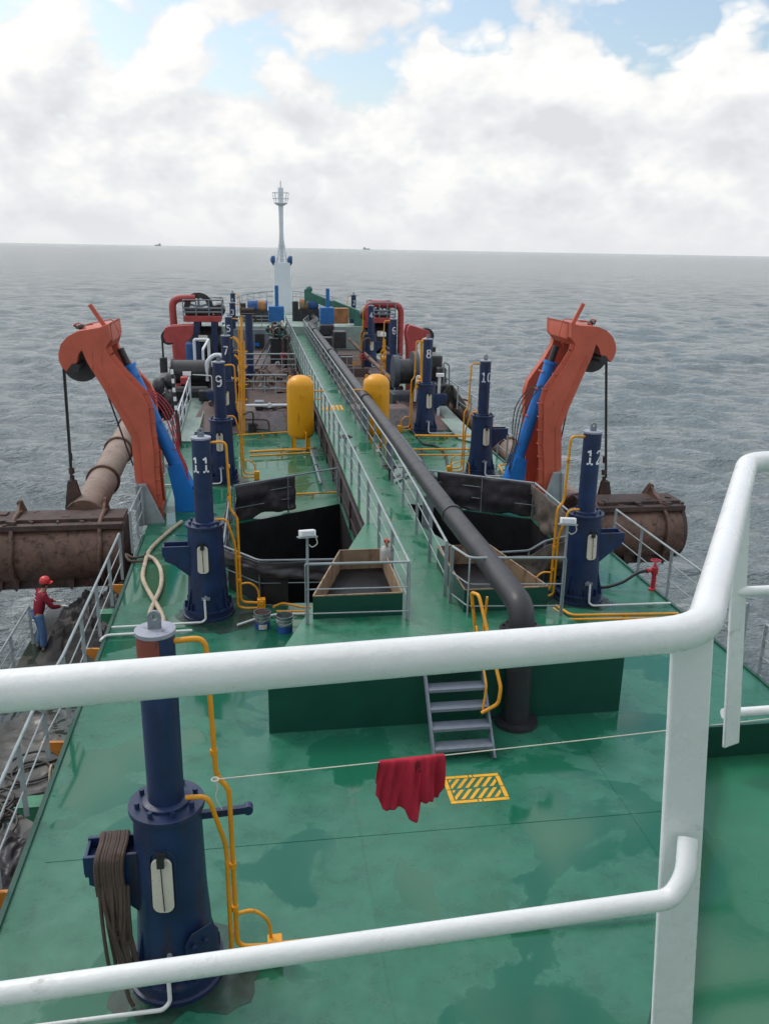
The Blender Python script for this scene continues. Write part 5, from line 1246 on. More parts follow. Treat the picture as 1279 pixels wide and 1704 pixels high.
# ---- starboard machinery
t = thing('cable_winch', ay(680, 640, 38), 'dark blue grey cable winch standing behind column 6', 'winch')
c = ay(676, 618, 37.5); 
for dx, r in ((-.5, .72), (.35, .88)): MB().lathe([(r*.8, -.14), (r, -.12), (r, .12), (r*.8, .14)], c+V(dx, 0, 0), 36, 'X').build('drum_flange', M['reel'], t)
MB().lathe([(.55, -.5), (.55, .6)], c, 28, 'X').build('drum', M['greasy'], t)
mb = MB(); mb.bb((c.x-.7, c.y-.6, 0), (c.x+.7, c.y+.6, .9)); mb.build('bed', M['reel'], t, bevel=.04)
t = thing('winch_machinery', ay(730, 650, 37), 'black machinery casing behind column 8 at the starboard edge', 'machinery')
for (x0, y0, x1, y1, Y, d) in ((716, 592, 734, 668, 37, 1.5), (728, 612, 741, 668, 36.4, 1.0), (718, 640, 748, 676, 35.6, 1.0)):
    mb = MB(); pxbox(mb, x0, y0, x1, y1, Y, d); mb.build('gear_case', M['greasy'], t, bevel=.08)
mb = MB(); mb.tube([ay(738, 672, 36), ay(738, 602, 36), ay(747, 607, 36), ay(747, 672, 36)], .03, 8, fil=.1); mb.build('pipe_rail', M['greydark'], t)
mb = MB(); pxbox(mb, 727, 622, 739, 627, 35.2, .2); mb.build('lamp', M['white'], t); q = ay(731, 627, 35.3); MB().tube([q, V(q.x, q.y, .1)], .06, 8).build('lamp_pole', M['mast'], t)
mb = MB(); rr = random.Random(5)
for k in range(10): c = ay(738+k*2.2, 655+k*3, 35+k*.1); mb.tube(spline([c, c+V(.2, 0, .3), c+V(.4, .1, .25), c+V(.5, 0, -.2)], 5), .05, 6)
mb.build('cable', M['wire'], t)
t = thing('yellow_manifold', ay(698, 668, 34.5), 'yellow and white pipe manifold just inboard of column 8', 'manifold')
MB().tube([ay(701, 668, 34.4), ay(701, 566, 34.4), ay(712, 563, 34.2)], .06, 8, fil=.15).build('riser', M['yellow'], t)
MB().tube([ay(690, 668, 34.6), ay(694, 625, 34.6), ay(704, 630, 34.5), ay(700, 645, 34.5)], .05, 8, fil=.1).build('white_pipe', M['mast'], t)
mb = MB(); mb.tube([ay(692, 645, 34.3), ay(702, 642, 34.3), ay(698, 628, 34.3)], .07, 8); mb.ball(ay(698, 638, 34.3), .16, 10, 8); mb.build('valve', M['yellow'], t)
t = thing('yellow_manifold', ay(640, 620, 48), 'yellow pipe stack between columns 4 and 6', 'manifold')
mb = MB(); mb.tube([ay(640, 632, 45), ay(639, 565, 45)], .07, 8); mb.tube([ay(643, 632, 45), ay(643, 590, 45), ay(637, 575, 45)], .05, 8, fil=.2); mb.ball(ay(641, 597, 45), .2, 10, 8); mb.build('riser', M['yellow'], t)
mb = MB(); pxbox(mb, 634, 554, 642, 560, 45, .2); mb.build('lamp', M['white'], t)
t = thing('yellow_riser', ay(402, 690, 36), 'tall yellow pipe bundle rising right of column 7', 'manifold')
for px, r, y0 in ((402, .045, 528), (406, .03, 568), (398, .028, 592)):
    MB().tube([V(ay(px, 700, 33).x, 33, .05), ay(px, y0, 33)], r, 10).build('riser', M['yellow'], t)
for A in ([(388, 560), (400, 575), (405, 600)], [(390, 590), (398, 598), (404, 620)]): MB().tube([ay(*p, 33) for p in A], .04, 8, fil=.2).build('cross_pipe', M['yellow'], t)
for py in (585, 610, 640, 665): MB().bar(ay(396, py, 33), ay(412, py, 33), .04, .05).build('clip', M['yellow'], t)
mb = MB(); mb.box(az(420, 712, .15), (.3, .3, .35)); mb.build('valve_box', M['greasy'], t)
mb = MB(); mb.tube(spline([az(405, 690, .8), az(420, 686, .9), az(421, 708, .3)], 6), .03, 6); mb.tube(spline([az(425, 714, .1), az(445, 716, .1), az(460, 722, .05)], 6), .03, 6); mb.build('cable', M['wire'], t)

# ---- transverse rails, junk and boxes over the forward hopper
def prail(xa, xb, pt, pb, Y, label, m='grey', cols=4):
    a, b = ay(xa, pb, Y), ay(xb, pb, Y); z = ay(xa, pt, Y).z; b.z = a.z
    return railing([a, b], label, h=z-a.z, step=abs(b.x-a.x)/cols, m=m, r=.035, rm=.02, flatpost=False)
prail(404, 478, 624, 660, 35.2, 'grey rail across the port hatch behind the yellow tank')
prail(400, 492, 589, 618, 42.0, 'grey rail across the port hopper in front of the scrap heap')
prail(392, 450, 526, 545, 57.0, 'grey rail near the bow on the port side')
prail(566, 588, 594, 640, 41.5, 'short grey rail beside the black pipe on the starboard side', cols=2)
t = thing('scrap_heap', ay(458, 618, 43), 'heap of brown scrap metal lying beside the walkway', 'scrap'); rr = random.Random(21)
c0 = ay(458, 616, 43.5); c0.z = .3
def heap(u, v):
    a = 2*math.pi*u; r = v*1.55; q = V(c0.x+r*math.cos(a)*.9, c0.y+r*math.sin(a)*1.6, .3+max(0, .95*(1-v**1.5))); d = noise.noise(q*1.8)*.35*(1-v*.5)
    return q+V(0, 0, d)
MB().grid(heap, 40, 14).build('mound', M['darkrust'], t, sharp=20)
for k in range(60):
    a = rr.uniform(0, 6.28); v = rr.random()**.6; q = heap(a/6.28, v); mb = MB()
    if k % 3 == 0: mb.bar(q, q+V(rr.uniform(-.7, .7), rr.uniform(-.7, .7), rr.uniform(-.1, .5)), .08, .05)
    else: mb.box(q, (rr.uniform(.1, .4), rr.uniform(.1, .3), rr.uniform(.05, .2)), Matrix.Rotation(rr.uniform(0, 3), 3, V(rr.random(), rr.random(), rr.random()).normalized()))
    mb.build('scrap_piece', M[rr.choice(['darkrust', 'rustbrown', 'pipebrown', 'greydark'])], t)
t = thing('dark_container', ay(464, 590, 48), 'dark open box heaped with nets and rope left of the walkway', 'box')
a, b = ay(450, 564, 47.5), ay(478, 592, 47.5); MB().bb((a.x, 47.5, .1), (b.x, 49.5, a.z)).build('shell', M['wellwall'], t, bevel=.03)
MB().bb((a.x-.05, 47.45, a.z), (b.x+.05, 49.55, a.z+.06)).build('rim', M['greydark'], t)
cz = a.z+.05
for k in range(30):
    c = V(rr.uniform(a.x, b.x), rr.uniform(47.6, 49.4), cz+rr.uniform(0, .45)); mb = MB(); mb.torus(c, rr.uniform(.15, .4), .06, rr.choice('XYZ'), 14, 6); mb.build('rope_coil', M[rr.choice(['rope', 'greasy', 'greencrane', 'hose'])], t)
for k in range(5):
    MB().bar(V(a.x+rr.uniform(-.9, .3), 47.3, .4+rr.random()*.5), V(a.x+rr.uniform(.3, 1.1), 48.5, cz+rr.uniform(.3, .9)), .06, .06).build('beam', M[rr.choice(['greencrane', 'greydark', 'darkrust'])], t)
t = thing('hopper_bulkhead', ay(420, 580, 50), 'grey bulkhead with a doorway across the port deck below the rail', 'bulkhead')
mb = MB(); pxbox(mb, 388, 548, 455, 582, 50.5, .2); mb.build('wall', M['greydark'], t)
mb = MB(); pxbox(mb, 424, 556, 440, 580, 50.44, .05); mb.build('doorway', M['greasy'], t)
mb = MB(); pxbox(mb, 424, 571, 432, 576, 50.38, .2); mb.build('blue_crate', M['blue'], t)
t = thing('equipment_box', ay(600, 590, 46), 'dark equipment boxes below the blue box on the starboard side', 'box')
for (x0, y0, x1, y1, Y, d) in ((533, 541, 556, 558, 54.2, 1.0), (556, 552, 576, 580, 52, 1.2), (536, 562, 553, 580, 49, .8)):
    mb = MB(); pxbox(mb, x0, y0, x1, y1, Y, d); mb.build('case', M['greasy'], t, bevel=.04)
mb = MB(); pxbox(mb, 556, 590, 586, 612, 43, .15); mb.build('mauve_plate', M['brownplate'], t)

# blue boxes on posts
def bluebox(x0, y0, x1, y1, pole, Y, label):
    a, b = ay(x0, y0, Y), ay(x1, y1, Y); t = thing('blue_box', ((a.x+b.x)/2, Y, b.z), label, 'box', 'bright blue boxes with upright poles')
    MB().bb((a.x, Y, b.z), (b.x, Y+1.1, a.z)).build('casing', M['bluebox'], t, bevel=.03)
    mb = MB()
    for k in (1, 2, 3): z = b.z+(a.z-b.z)*k/4; mb.bb((a.x-.015, Y-.015, z-.02), (b.x+.015, Y+1.115, z+.02))
    mb.build('rib', M['bluebox'], t)
    p = ay(*pole, Y+.5); MB().tube([V(p.x, Y+.5, a.z), p], .12, 12).build('pole', M['bluebox'], t)
    mb = MB(); mb.bb((a.x+.2, Y+.2, 0), (b.x-.2, Y+.9, b.z-.002)); mb.build('stand', M['greasy'], t)
bluebox(447, 510, 473, 537, (460, 475), 56, 'bright blue box with a pole, left of the mast foot')
bluebox(533, 512, 556, 540, (545, 480), 56, 'bright blue box with a pole, right of the black pipe')

# ---- forecastle
FZ = 1.6
fo = [(-2.2, 62), (8.0, 62), (7.0, 73), (5.3, 79.5), (XM+.1, 83.3), (.4, 79.5), (-1.4, 73)]
mb = MB(); mb.prism([V(x, y, 0.02) for x, y in fo], (0, 0, FZ)); tag(mb.build('forecastle_deck', M['palegreen'], loc=(0, 0, 0)), 'pale green forecastle deck at the bow', 'deck', kind='structure')
railing([V(-1.2, 71, FZ), V(-.9, 74, FZ), V(.6, 79.3, FZ), V(2.0, 82.0, FZ)], 'curved bow railing left of the mast', step=1.7, r=.04, rm=.022, h=1.5, flatpost=False, m='greydark')
railing([V(3.7, 82.2, FZ), V(5.1, 79.3, FZ), V(6.6, 73.2, FZ)], 'curved bow railing right of the mast', step=1.7, r=.04, rm=.022, h=1.5, flatpost=False, m='greydark')
def windlass(x0, x1, py0, py1, Y, label, rope, rope2):
    a, b = ay(x0, py0, Y), ay(x1, py1, Y); c = (a+b)/2; r = abs(a.z-b.z)/2; t = thing('mooring_winch', (c.x, Y, FZ), label, 'winch', 'mooring winches on the forecastle'); L = b.x-a.x
    for k, m in enumerate((rope, rope2)):
        cc = V(a.x+L*(.27+.45*k), Y, c.z); MB().lathe([(r*.8, -L*.2), (r*.8, L*.2)], cc, 24, 'X').build('drum', M[m], t)
        mb = MB(); 
        for i in range(7): mb.torus(cc+V(-L*.18+i*L*.06, 0, 0), r*.84, .07, 'X', 22, 6)
        mb.build('rope_winding', M[m], t)
        MB().lathe([(r*1.1, -.05), (r*1.1, .05)], cc+V(L*.22, 0, 0), 28, 'X').build('drum_flange', M['ropeblue'], t)
    MB().bb((a.x-.2, Y-.5, FZ), (b.x+.2, Y+.5, c.z-r*.7)).build('bed', M['greasy'], t)
    MB().bb((a.x-.5, Y-.4, FZ), (a.x-.05, Y+.4, c.z+r*.6)).build('gear_case', M['greasy'], t, bevel=.05)
windlass(410, 446, 500, 520, 66, 'mooring winch wound with blue and tan rope, left of the mast', 'ropeblue', 'ropetan')
windlass(497, 530, 497, 517, 67, 'mooring winch wound with blue and tan rope, right of the mast', 'ropetan', 'ropeblue')
t = thing('storage_drum', ay(563, 530, 58), 'rust orange drums behind the right blue box', 'drum')
for px in (561, 570): c = ay(px, 538, 59); MB().lathe([(.42, 0), (.42, 1.0), (.3, 1.02)], c, 20).build('shell', M['ropetan'], t)
# green deck crane
t = thing('deck_crane', ay(600, 560, 62), 'dark green deck crane with its jib lying towards the mast', 'crane')
a, b = ay(600, 527, 63), ay(512, 491, 64); d = (b-a)
mb = MB(); mb.bar(a, a.lerp(b, .55), .55, .75); mb.bar(a.lerp(b, .5), b, .42, .55); mb.build('jib', M['greencrane'], t, bevel=.03)
mb = MB(); mb.box(b, (.5, .5, .8)); mb.tube([b, b+V(-.35, 0, -.9)], .08, 8); mb.ball(b+V(.1, 0, .4), .25, 10, 8); mb.build('jib_head', M['greencrane'], t)
MB().cyl((a.x, a.y, 0), (a.x, a.y, a.z+.4), .55, .45).build('pedestal', M['greencrane'], t)
# foremast
MY = 76.0; m0, m1 = ay(455, 500, MY), ay(485, 500, MY); mt = ay(470, 437, MY); mc = (m0.x+m1.x)/2
t = thing('foremast', (mc, MY, FZ), 'tall pale grey mast at the bow with a railed lookout platform', 'mast')
w0 = (m1.x-m0.x)/2; w1 = w0*.86
P = lambda w, z: [V(mc-w, MY-.6, z), V(mc+w, MY-.6, z), V(mc+w, MY+.6, z), V(mc-w, MY+.6, z)]
MB().faces(P(w0*1.05, FZ)+P(w1, mt.z), [(0, 1, 5, 4), (1, 2, 6, 5), (2, 3, 7, 6), (3, 0, 4, 7), (4, 5, 6, 7)]).build('mast_house', M['mast'], t, bevel=.03)
ztop = ay(464, 312, MY).z; zpl = ay(464, 342, MY).z; zl = ay(464, 400, MY).z
for sx, sy in ((-1, -1), (1, -1), (0, 1)):
    MB().tube([V(mc+sx*.42, MY+sy*.4, mt.z), V(mc+sx*.14, MY+sy*.14, zl), V(mc, MY, zpl)], .07, 10).build('tripod_leg', M['mast'], t)
MB().tube([V(mc, MY, mt.z), V(mc, MY, zpl)], .13, 14, radii=[.15, .20]).build('trunk', M['mast'], t)
mb = MB()
for k in range(6):
    f = k/6; f2 = (k+1)/6; q = lambda f_, s: V(mc+s*.42*(1-f_)+s*.12*f_, MY-.4*(1-f_)-.12*f_, mt.z+(zl-mt.z)*f_); mb.tube([q(f, -1), q(f2, 1)], .03, 6); mb.tube([q(f, -1), q(f, 1)], .03, 6)
mb.build('lattice', M['mast'], t)
MB().lathe([(.28, 0), (.55, .16), (.55, .22), (.1, .23)], (mc, MY, zpl), 20).build('lookout_platform', M['mast'], t)
mb = MB(); 
for z in (.55, 1.0): mb.torus((mc, MY, zpl+z), .68, .025, n=20, m=6)
for k in range(8): an = R_(45*k); mb.tube([V(mc+.52*math.cos(an), MY+.52*math.sin(an), zpl+.2), V(mc+.68*math.cos(an), MY+.68*math.sin(an), zpl+1.0)], .022, 6)
mb.build('platform_rail', M['mast'], t)
MB().lathe([(.22, .2), (.22, ztop-zpl-.02), (.1, ztop-zpl)], (mc, MY, zpl), 16).build('top_barrel', M['mast'], t)
MB().tube([V(mc, MY, ztop), V(mc, MY, ay(464, 301, MY).z)], .03, 6).build('aerial', M['greydark'], t)
for s in (-1, 1):
    c = V(mc+s*.72, MY-.3, mt.z+.22); mb = MB(); mb.lathe([(.10, -.25), (.34, -.12), (.34, .14), (.1, .16)], c, 18, 'X'); mb.cyl(c-V(0, 0, .25), c-V(0, 0, .45), .06); mb.tube([V(mc+s*.4, MY-.3, mt.z-.05), V(mc+s*.72, MY-.3, mt.z-.02)], .05, 6); mb.build('loudhailer', M['ropeblue'], t)

# ---- far ships on the horizon
def far_ship(px, label, L, s):
    Y = 9500; c = ay(px, 402, Y); z = -4.0; t = thing('cargo_ship', (c.x, Y, z), label, 'ship', 'ships on the horizon')
    MB().prism([V(c.x-L/2, Y, z-2), V(c.x+L/2, Y, z-2), V(c.x+L/2+6, Y, z+11), V(c.x-L/2-3, Y, z+10)], (0, 26, 0)).build('hull', M['farship'], t)
    MB().bb((c.x+s*L*.36-11, Y+3, z+10), (c.x+s*L*.36+11, Y+23, z+22)).build('bridge_house', M['farship'], t)
    MB().bb((c.x+s*L*.36-3, Y+10, z+30), (c.x+s*L*.36+3, Y+16, z+28)).build('funnel', M['farship'], t)
    for k in (-.25, 0, .2): MB().bb((c.x-s*L*k-1.2, Y+12, z+10), (c.x-s*L*k+1.2, Y+14, z+19)).build('mast', M['farship'], t)
far_ship(262, 'tiny cargo ship in painted haze grey on the horizon left of the mast', 55, 1)
far_ship(610, 'tiny cargo ship in painted haze grey on the horizon right of the mast', 65, -1)
# ------------------------------------------------------------------ lower port deck: mud heap, worker, brackets, junk
LZ = -1.9
def mudfn(u, v):
    x = -5.0+u*2.08; y = 17.9+v*3.2
    e = min(1, u*6)*min(1, v*4.5)*min(1, (1-v)*9)
    base = (.30+.78*u)*(.75+.25*math.sin(v*3.1)); h = base*e
    q = V(x*1.0, y*1.0, 0); n = noise.fractal(q*1.6, .9, 2.1, 5); b = noise.cell(q*4.5)
    h = max(0, h+e*(n*.28+(b-.3)*.10))
    return V(x, y, LZ+.003+h)
t = MB().grid(mudfn, 90, 110).build('mud_heap', M['mud'], sharp=0); tag(t, 'black heap of dredged mud on the lower deck by the worker', 'mud', kind='stuff')
mb = MB(); mb.grid(lambda u, v: (lambda x, y: V(x, y, LZ+0.004+max(0, .018*min(u, 1-u, v, 1-v)*6*(.6+noise.fractal(V(x*2.2, y*2.2, 3), .9, 2, 4)))))(-5.25+u*2.3, 11.8+v*6.4), 60, 140)
tag(mb.build('mud_smear', M['lowdeck'], sharp=0), 'thin mud smeared over the lower deck planks', 'mud', kind='stuff')

# worker
WX, WY = -4.93, 18.55
def skin(name, nodes, edges, m, parent, sub=2):
    me = bpy.data.meshes.new(name); L = rootloc(parent) if parent else Vector((0, 0, 0))
    me.from_pydata([Vector(p[:3])-L for p in nodes], edges, []); o = bpy.data.objects.new(name, me); COL.objects.link(o)
    if parent: o.parent = parent
    md = o.modifiers.new('skin', 'SKIN'); md.use_smooth_shade = True
    for i, p in enumerate(nodes):
        r = p[3]; me.skin_vertices[0].data[i].radius = r if hasattr(r, '__len__') else (r, r); me.skin_vertices[0].data[i].use_root = (i == 0)
    ms = o.modifiers.new('sub', 'SUBSURF'); ms.levels = sub; ms.render_levels = sub
    me.materials.append(m); return o
# body frame: forward = +X leaning, a little towards +Y; local builder
fw = V(.86, .50, 0).normalized(); sd_ = V(0, 0, 1).cross(fw)      # sd_: worker's left
def B(f, s, z): p = V(WX, WY, LZ)+fw*f+sd_*s+V(0, 0, z); return (p.x, p.y, p.z)
person = thing('person', (WX, WY, LZ), 'worker in a red helmet, maroon shirt and jeans bending towards the mud heap', 'person')
J = dict(pel=B(-.02, 0, .93), spn=B(.03, 0, 1.12), chs=B(.11, 0, 1.33), nk=B(.16, 0, 1.47), hd=B(.20, 0, 1.58), ht=B(.21, 0, 1.70),
   hl=B(-.02, .10, .90), hr=B(-.02, -.10, .90), kl=B(.05, .13, .50), kr=B(.02, -.13, .50), al=B(-.06, .14, .10), ar=B(-.02, -.13, .10), tl=B(.10, .17, .05), tr=B(.14, -.15, .05),
   sl=B(.10, .19, 1.40), sr=B(.10, -.19, 1.40), el=B(.24, .27, 1.14), er=B(.23, -.25, 1.13), wl=B(.46, .20, 1.06), wr=B(.47, -.13, 1.05))
body = skin('body', [(*J['pel'], .08), (*J['spn'], .08), (*J['chs'], .10), (*J['nk'], .055), (*J['hd'], .082), (*J['ht'], .078), (*J['hl'], .085), (*J['hr'], .085), (*J['kl'], .055), (*J['kr'], .055), (*J['al'], .04), (*J['ar'], .04),
   (*J['sl'], .055), (*J['sr'], .055), (*J['el'], .042), (*J['er'], .042), (*J['wl'], .030), (*J['wr'], .030), (*J['tl'], .035), (*J['tr'], .035)],
   [(0, 1), (1, 2), (2, 3), (3, 4), (4, 5), (0, 6), (0, 7), (6, 8), (7, 9), (8, 10), (9, 11), (2, 12), (2, 13), (12, 14), (13, 15), (14, 16), (15, 17), (10, 18), (11, 19)], M['skin'], person)
skin('shirt', [(*B(-.03, 0, .86), (.15, .125)), (*J['spn'], (.15, .13)), (*J['chs'], (.165, .14)), (*B(.145, 0, 1.44), .075), (*J['sl'], .082), (*J['sr'], .082), (*J['el'], .062), (*J['er'], .062), (*B(.42, .21, 1.075), .046), (*B(.43, -.145, 1.065), .046)],
   [(0, 1), (1, 2), (2, 3), (2, 4), (2, 5), (4, 6), (5, 7), (6, 8), (7, 9)], M['maroon'], person)
skin('jeans', [(*B(-.02, 0, 1.02), (.125, .115)), (*J['hl'], .10), (*J['hr'], .10), (*J['kl'], .082), (*J['kr'], .082), (*B(-.05, .14, .16), .074), (*B(-.02, -.13, .16), .074)], [(0, 1), (0, 2), (1, 3), (2, 4), (3, 5), (4, 6)], M['denim'], person)
for s in ('l', 'r'):
    a, t_ = V(*J['a'+s]), V(*J['t'+s]); skin('boot', [(*(a+V(0, 0, .05)), .062), (*(a-V(0, 0, .04)), .06), (*(t_-V(0, 0, .005)), .048)], [(0, 1), (1, 2)], M['boot'], person, 1)
    w_ = V(*J['w'+s]); d = fw
    nodes = [(*w_, .034), (*(w_+d*.05), (.036, .022)), (*(w_+d*.09-V(0, 0, .01)), (.040, .02))]; ed = [(0, 1), (1, 2)]
    for k in range(4):
        b0 = w_+d*.095+sd_*(.027-.018*k)-V(0, 0, .01); i = len(nodes); ln = (.033, .04, .038, .028)[k]
        nodes += [(*b0, .0095), (*(b0+d*ln-V(0, 0, .012)), .0088), (*(b0+d*ln*1.4-V(0, 0, .04)), .008)]; ed += [(2, i), (i, i+1), (i+1, i+2)]
    th = w_+d*.04+sd_*(-.04 if s == 'l' else .04); i = len(nodes); nodes += [(*th, .012), (*(th+d*.045-V(0, 0, .02)), .009)]; ed += [(1, i), (i, i+1)]
    skin('glove', nodes, ed, M['glove'], person, 1)
hc = V(*J['hd'])
mb = MB(); mb.ball(hc+fw*.088+V(0, 0, .005), (.016, .016, .024), 8, 6); 
for s in (-1, 1): mb.ball(hc+sd_*s*.082+V(0, 0, .0), (.018, .014, .032), 8, 6)
mb.build('face_feature', M['skin'], person)
mb = MB()
for s in (-1, 1): mb.ball(hc+fw*.076+sd_*s*.03+V(0, 0, .03), .011, 8, 6)
mb.ball(hc+fw*.078-V(0, 0, .045), (.012, .024, .005), 8, 6); mb.build('eye', M['hair'], person)
mb = MB(); mb.ball(hc-fw*.022+V(0, 0, .035), (.088, .088, .092), 14, 10); mb.build('hair', M['hair'], person)
hm = hc+V(0, 0, .075)+fw*.004
mb = MB(); mb.lathe([(.118, 0), (.119, .03), (.112, .075), (.088, .115), (.05, .138), (.01, .145)], hm, 26); mb.build('helmet', M['helmet'], person)
mb = MB(); mb.grid(lambda u, v: hm+(fw*math.cos((u-.5)*2.4)+sd_*math.sin((u-.5)*2.4))*(.110+.06*v*math.cos((u-.5)*2.2))-V(0, 0, .012*v), 14, 3); mb.build('helmet_peak', M['helmet'], person, solid=.006)
# shirt back print: pale stripe across the back
mb = MB()
for k in range(2):
    for i in range(6): 
        p = V(*J['chs'])-fw*.158+sd_*(-.07+.028*i)+V(0, 0, .06-.09*k); mb.box(p, (.014, .014, .006))
mb.build('shirt_stripe', M['glove'], person)

# brackets along the port deck edge
for k in range(9):
    y = 5.4+k*1.55; m = k % 2; c = V(XL-.04, y, -.05)
    mb = MB(); mb.prism([c, c+V(-.34, 0, .02), c+V(-.30, 0, -.05), c+V(0, 0, -.32)], (0, .05 if not m else .03, 0))
    if m: mb.bb(c+V(-.30, 0, -.0), c+V(0, .26, .015))
    o = mb.build('edge_bracket', M['orange' if not m else 'greenbr'])
    tag(o, ('orange wedge bracket on the outer side of the port deck edge' if not m else 'green rail bracket on the outer side of the port deck edge'), 'bracket', 'orange brackets along the port deck edge' if not m else 'green brackets along the port deck edge')
# junk on the lower deck
def sheetheap(x, y, w_, d_, label, m, seed, name='folded_tarp', cat='tarp'):
    def f(u, v):
        q = V(x+(u-.5)*w_, y+(v-.5)*d_, 0); e = min(1, min(u, 1-u, v, 1-v)*7); n = noise.fractal(q*1.8+V(seed, 0, 0), .8, 2, 4)
        return V(q.x+n*.1, q.y+noise.noise(q*2+V(0, seed, 0))*.1, LZ+.02+e*(.22+.20*n+.05*math.sin(q.x*14+n*6)))
    o = MB().grid(f, 46, 46).build(name, M[m], sharp=0); tag(o, label, cat)
sheetheap(-3.7, 8.6, 1.3, 3.2, 'crumpled grey brown sheeting on the lower deck at the left picture edge', 'tarplight', 1.5)
sheetheap(-3.6, 11.2, 1.2, 1.6, 'mauve grey net bundle on the lower deck below the port railing', 'tarp', 4.2, 'net_bundle', 'net')
mb = MB(); rr = random.Random(2)
for k in range(7):
    c = V(-4.6+rr.uniform(-.6, .6), 12.6+rr.uniform(-1.2, 1.2), LZ+.06+.02*k); mb.torus(c, rr.uniform(.3, .6), .022, 'Z', 26, 6)
for k in range(4): mb.tube(spline([V(-5.1+k*.2, 10.5+k*.6, LZ+.05), V(-4.4+k*.1, 11.3+k*.5, LZ+.05), V(-4.7, 12.2+k*.4, LZ+.06), V(-3.5, 12.6+k*.5, LZ+.05)], 8), .022, 6)
tag(mb.build('cable_coil', M['wire']), 'loose black cable coils on the lower port deck', 'cable')
mb = MB(); c = az(100, 1222, LZ+.5); 
for k in range(3): mb.torus(V(-3.15, 11.6, -.55-.03*k), .11+.02*k, .02, 'X', 20, 6)
tag(mb.build('rope_hank', M['hose']), 'small pale rope hank hung below the port deck edge', 'rope')
for a, b, lab in (((-5.2, 13.4), (-4.9, 17.2), 'black hose lying along the outer edge of the lower deck'),):
    mb = MB(); mb.tube(spline([V(a[0], a[1], LZ+.5), V(-5.35, 14.6, LZ+.9), V(-5.2, 15.6, LZ+.6), V(b[0], b[1], LZ+.05)], 8), .03, 8); tag(mb.build('hose', M['black']), lab, 'hose')

# ------------------------------------------------------------------ grease and painted contact shade round the column feet, stained plates forward
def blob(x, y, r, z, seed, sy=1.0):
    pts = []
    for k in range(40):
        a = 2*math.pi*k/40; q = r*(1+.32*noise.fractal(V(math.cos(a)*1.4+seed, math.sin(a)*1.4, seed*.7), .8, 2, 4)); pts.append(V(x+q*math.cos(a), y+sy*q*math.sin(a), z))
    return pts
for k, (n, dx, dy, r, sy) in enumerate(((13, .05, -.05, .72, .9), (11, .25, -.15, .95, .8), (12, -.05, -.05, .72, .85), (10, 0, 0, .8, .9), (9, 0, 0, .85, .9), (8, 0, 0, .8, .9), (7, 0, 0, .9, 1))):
    x, y = COLS[n]; P = blob(x+dx, y+dy, r, .0035, n*1.7, sy); mb = MB(); mb.faces(P, [tuple(range(len(P)))]); tag(mb.build('grease_contact_shade', M['grease'], sharp=0), 'dark grease stain with painted contact shade round the foot of a column', 'stain', kind='structure')
for x0, x1, y0, y1, m in ((-2.5, 2.3, 46.7, 61.9, 'brownplate'), (3.7, 8.1, 46.7, 61.9, 'brownplate'), (-2.6, -.62, 36.1, 46.4, 'darkrust'), (6.3, 7.6, 38.1, 46.4, 'darkrust')):
    mb = MB(); mb.bb((x0, y0, .001), (x1, y1, .012)); tag(mb.build('stained_plating', M[m], sharp=0), 'brown stained plating on the forward deck', 'plating', kind='structure')
# ------------------------------------------------------------------ more of the forward deck's fittings
railing([V(-2.97, 25.5, 0), V(-2.97, 36.5, 0)], 'grey port railing behind the port crane', step=1.7, h=1.05, m='greydark')
railing([V(8.4, 45, 0), V(8.3, 61, 0)], 'grey starboard railing beside columns 2 and 4', step=2.4, h=1.05, m='greydark', flatpost=False)
railing([V(-2.8, 47, 0), V(-2.6, 61, 0)], 'grey port railing beside columns 1 and 3', step=2.4, h=1.05, m='greydark', flatpost=False)
rr = random.Random(33)
def vent(x, y, h, label):
    t = thing('mushroom_vent', (x, y, 0), label, 'vent', 'mushroom vents on the forward deck')
    MB().lathe([(.16, 0), (.14, .05), (.14, h)], (x, y, 0), 18).build('trunk', M['greydark'], t)
    MB().lathe([(.28, -.08), (.30, 0), (.24, .10), (.06, .15)], (x, y, h), 20).build('hood', M['greydark'], t)
for k, (x, y, h) in enumerate(((1.3, 51.5, 1.0), (-1.9, 48.5, 1.2), (4.6, 50.2, .9), (5.4, 57.5, 1.1), (.9, 58.5, .9))): vent(x, y, h, ('mushroom vent near the dark rope box', 'mushroom vent below the port winch frame', 'mushroom vent right of the black pipe', 'mushroom vent near column 2', 'mushroom vent near the left blue box')[k])
def bollard(x, y, label):
    t = thing('twin_bollard', (x, y, 0), label, 'bollard', 'twin bollards on the forward deck')
    MB().bb((x-.55, y-.25, 0), (x+.55, y+.25, .06)).build('bed', M['greasy'], t)
    for s in (-.3, .3): MB().lathe([(.16, .06), (.14, .5), (.19, .55), (.19, .62), (.1, .64)], (x+s, y, 0), 18).build('post', M['greasy'], t)
for x, y, l in ((-2.0, 39.5, 'black twin bollard left of column 5'), (7.7, 47.5, 'black twin bollard right of column 4'), (-2.0, 57, 'black twin bollard near column 1')): bollard(x, y, l)
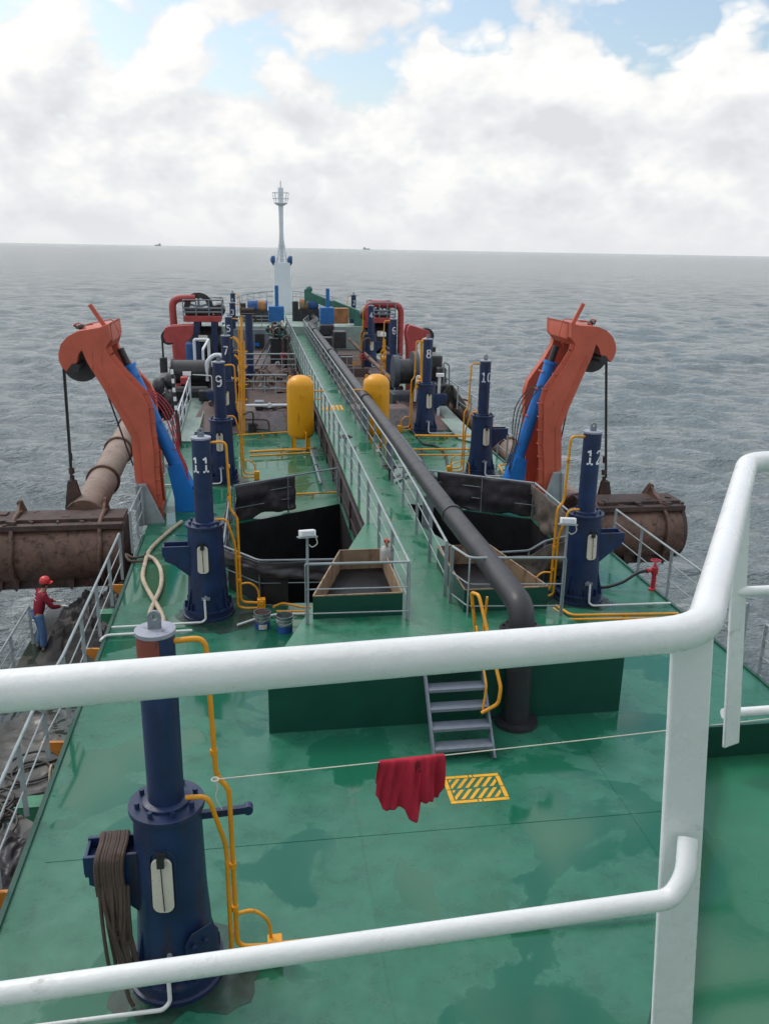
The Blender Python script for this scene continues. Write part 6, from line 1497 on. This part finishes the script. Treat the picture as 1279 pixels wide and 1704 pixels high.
# dark pipes running fore and aft, and standing pipes
def run(pts, r, label, m):
    pts = [Vector(p) for p in pts]; t = thing('service_pipe', pts[0], label, 'pipe'); MB().tube(pts, r, 12, fil=.3).build('pipe', M[m], t)
    a, b = pts[0], pts[-1]
    mb = MB(); c = a.lerp(b, .5); mb.tube([c-V(0, .06, 0), c+V(0, .06, 0)], r*1.6, 12); mb.build('flange', M[m], t)
run([V(-1.75, 34.5, .95), V(-1.75, 46, .95), V(-1.75, 46.4, .2)], .11, 'rusty pipe running forward between column 7 and the port gangway', 'rustbrown')
run([V(-2.25, 36.8, .35), V(-2.25, 60, .35)], .16, 'dark pipe along the port side of the forward deck', 'greasy')
run([V(6.55, 38.2, .95), V(6.55, 60, .95)], .12, 'rusty pipe running forward beside column 6', 'rustbrown')
run([V(1.9, 25.0, .14), V(1.9, 29.6, .14)], .05, 'thin grey pipe at the foot of the walkway wall', 'greydark')
run([V(5.5, 33.6, .12), V(5.5, 27.5, .12), V(4.2, 25.6, .12)], .05, 'grey pipe on the starboard deck below the black pipe', 'greydark')
for x, y, h, l in ((1.55, 47.2, 2.3, 'rusty standpipe beside the dark rope box'), (-.2, 56.5, 2.6, 'rusty standpipe between the blue box and column 3'), (5.9, 46.9, 2.2, 'rusty standpipe left of column 6'), (4.7, 56, 1.8, 'rusty standpipe below the right blue box')):
    t = thing('standpipe', (x, y, 0), l, 'pipe', 'standpipes on the forward deck')
    MB().tube([V(x, y, 0), V(x, y, h), V(x+.35, y, h+.15), V(x+.35, y, h-.25)], .07, 10, fil=.2).build('pipe', M['darkrust'], t)
    mb = MB(); mb.torus(V(x, y-.12, h*.6), .16, .025, 'Y', 18, 6); mb.bar(V(x-.15, y-.12, h*.6), V(x+.15, y-.12, h*.6), .03, .03); mb.cyl(V(x, y-.12, h*.6), V(x, y, h*.6), .03); mb.build('handwheel', M['hydrant'], t)

# ------------------------------------------------------------------ clutter lying on and before the port hatch coaming
rr = random.Random(77)
t = thing('hose_heap', (.9, 34.6, .75), 'black hoses and cables heaped on top of the port hatch coaming', 'hose')
for k in range(8):
    x0 = rr.uniform(-.4, 1.0); y0 = 34.0+rr.random()*.9; pts = [V(x0, y0, .79)]
    for i in range(6): pts.append(pts[-1]+V(rr.uniform(-.1, .5), rr.uniform(-.25, .25), 0)); pts[-1].y = min(35.0, max(33.98, pts[-1].y)); pts[-1].z = .79+rr.random()*.12
    MB().tube(spline(pts, 5), .03, 7).build('hose', M[rr.choice(['black', 'wire', 'rope'])], t)
for k, (x, w_, h_, m, l) in enumerate(((1.72, .35, .55, 'bluebox', 'small blue and white cabinet on the hatch coaming beside the port tank'), (.15, .3, .3, 'greasy', 'small black junction box on the port hatch coaming'))):
    t = thing('junction_box', (x, 34.3, .75), l, 'box')
    MB().bb((x-w_/2, 34.1, .755), (x+w_/2, 34.5, .755+h_)).build('case', M[m], t, bevel=.02); MB().bb((x-w_/2-.03, 34.07, .757+h_), (x+w_/2+.03, 34.53, .80+h_)).build('lid', M['cream' if not k else 'greydark'], t)
run([V(-.4, 33.95, .98), V(1.5, 33.95, .98)], .06, 'pale grey pipe along the top edge of the port hatch coaming', 'mast')
run([V(-.45, 33.5, .5), V(.5, 33.45, .5), V(.5, 33.3, .08)], .035, 'thin dark pipe bending down the front of the port hatch coaming', 'darkrust')
t = thing('brown_standpipe', (1.28, 33.3, 0), 'brown standpipe with a valve left of the port tank', 'pipe')
MB().tube([V(1.28, 33.3, 0), V(1.28, 33.3, 1.0)], .09, 12).build('pipe', M['darkrust'], t); MB().lathe([(.15, 0), (.15, .06)], (1.28, 33.3, 1.0), 16).build('flange', M['darkrust'], t)
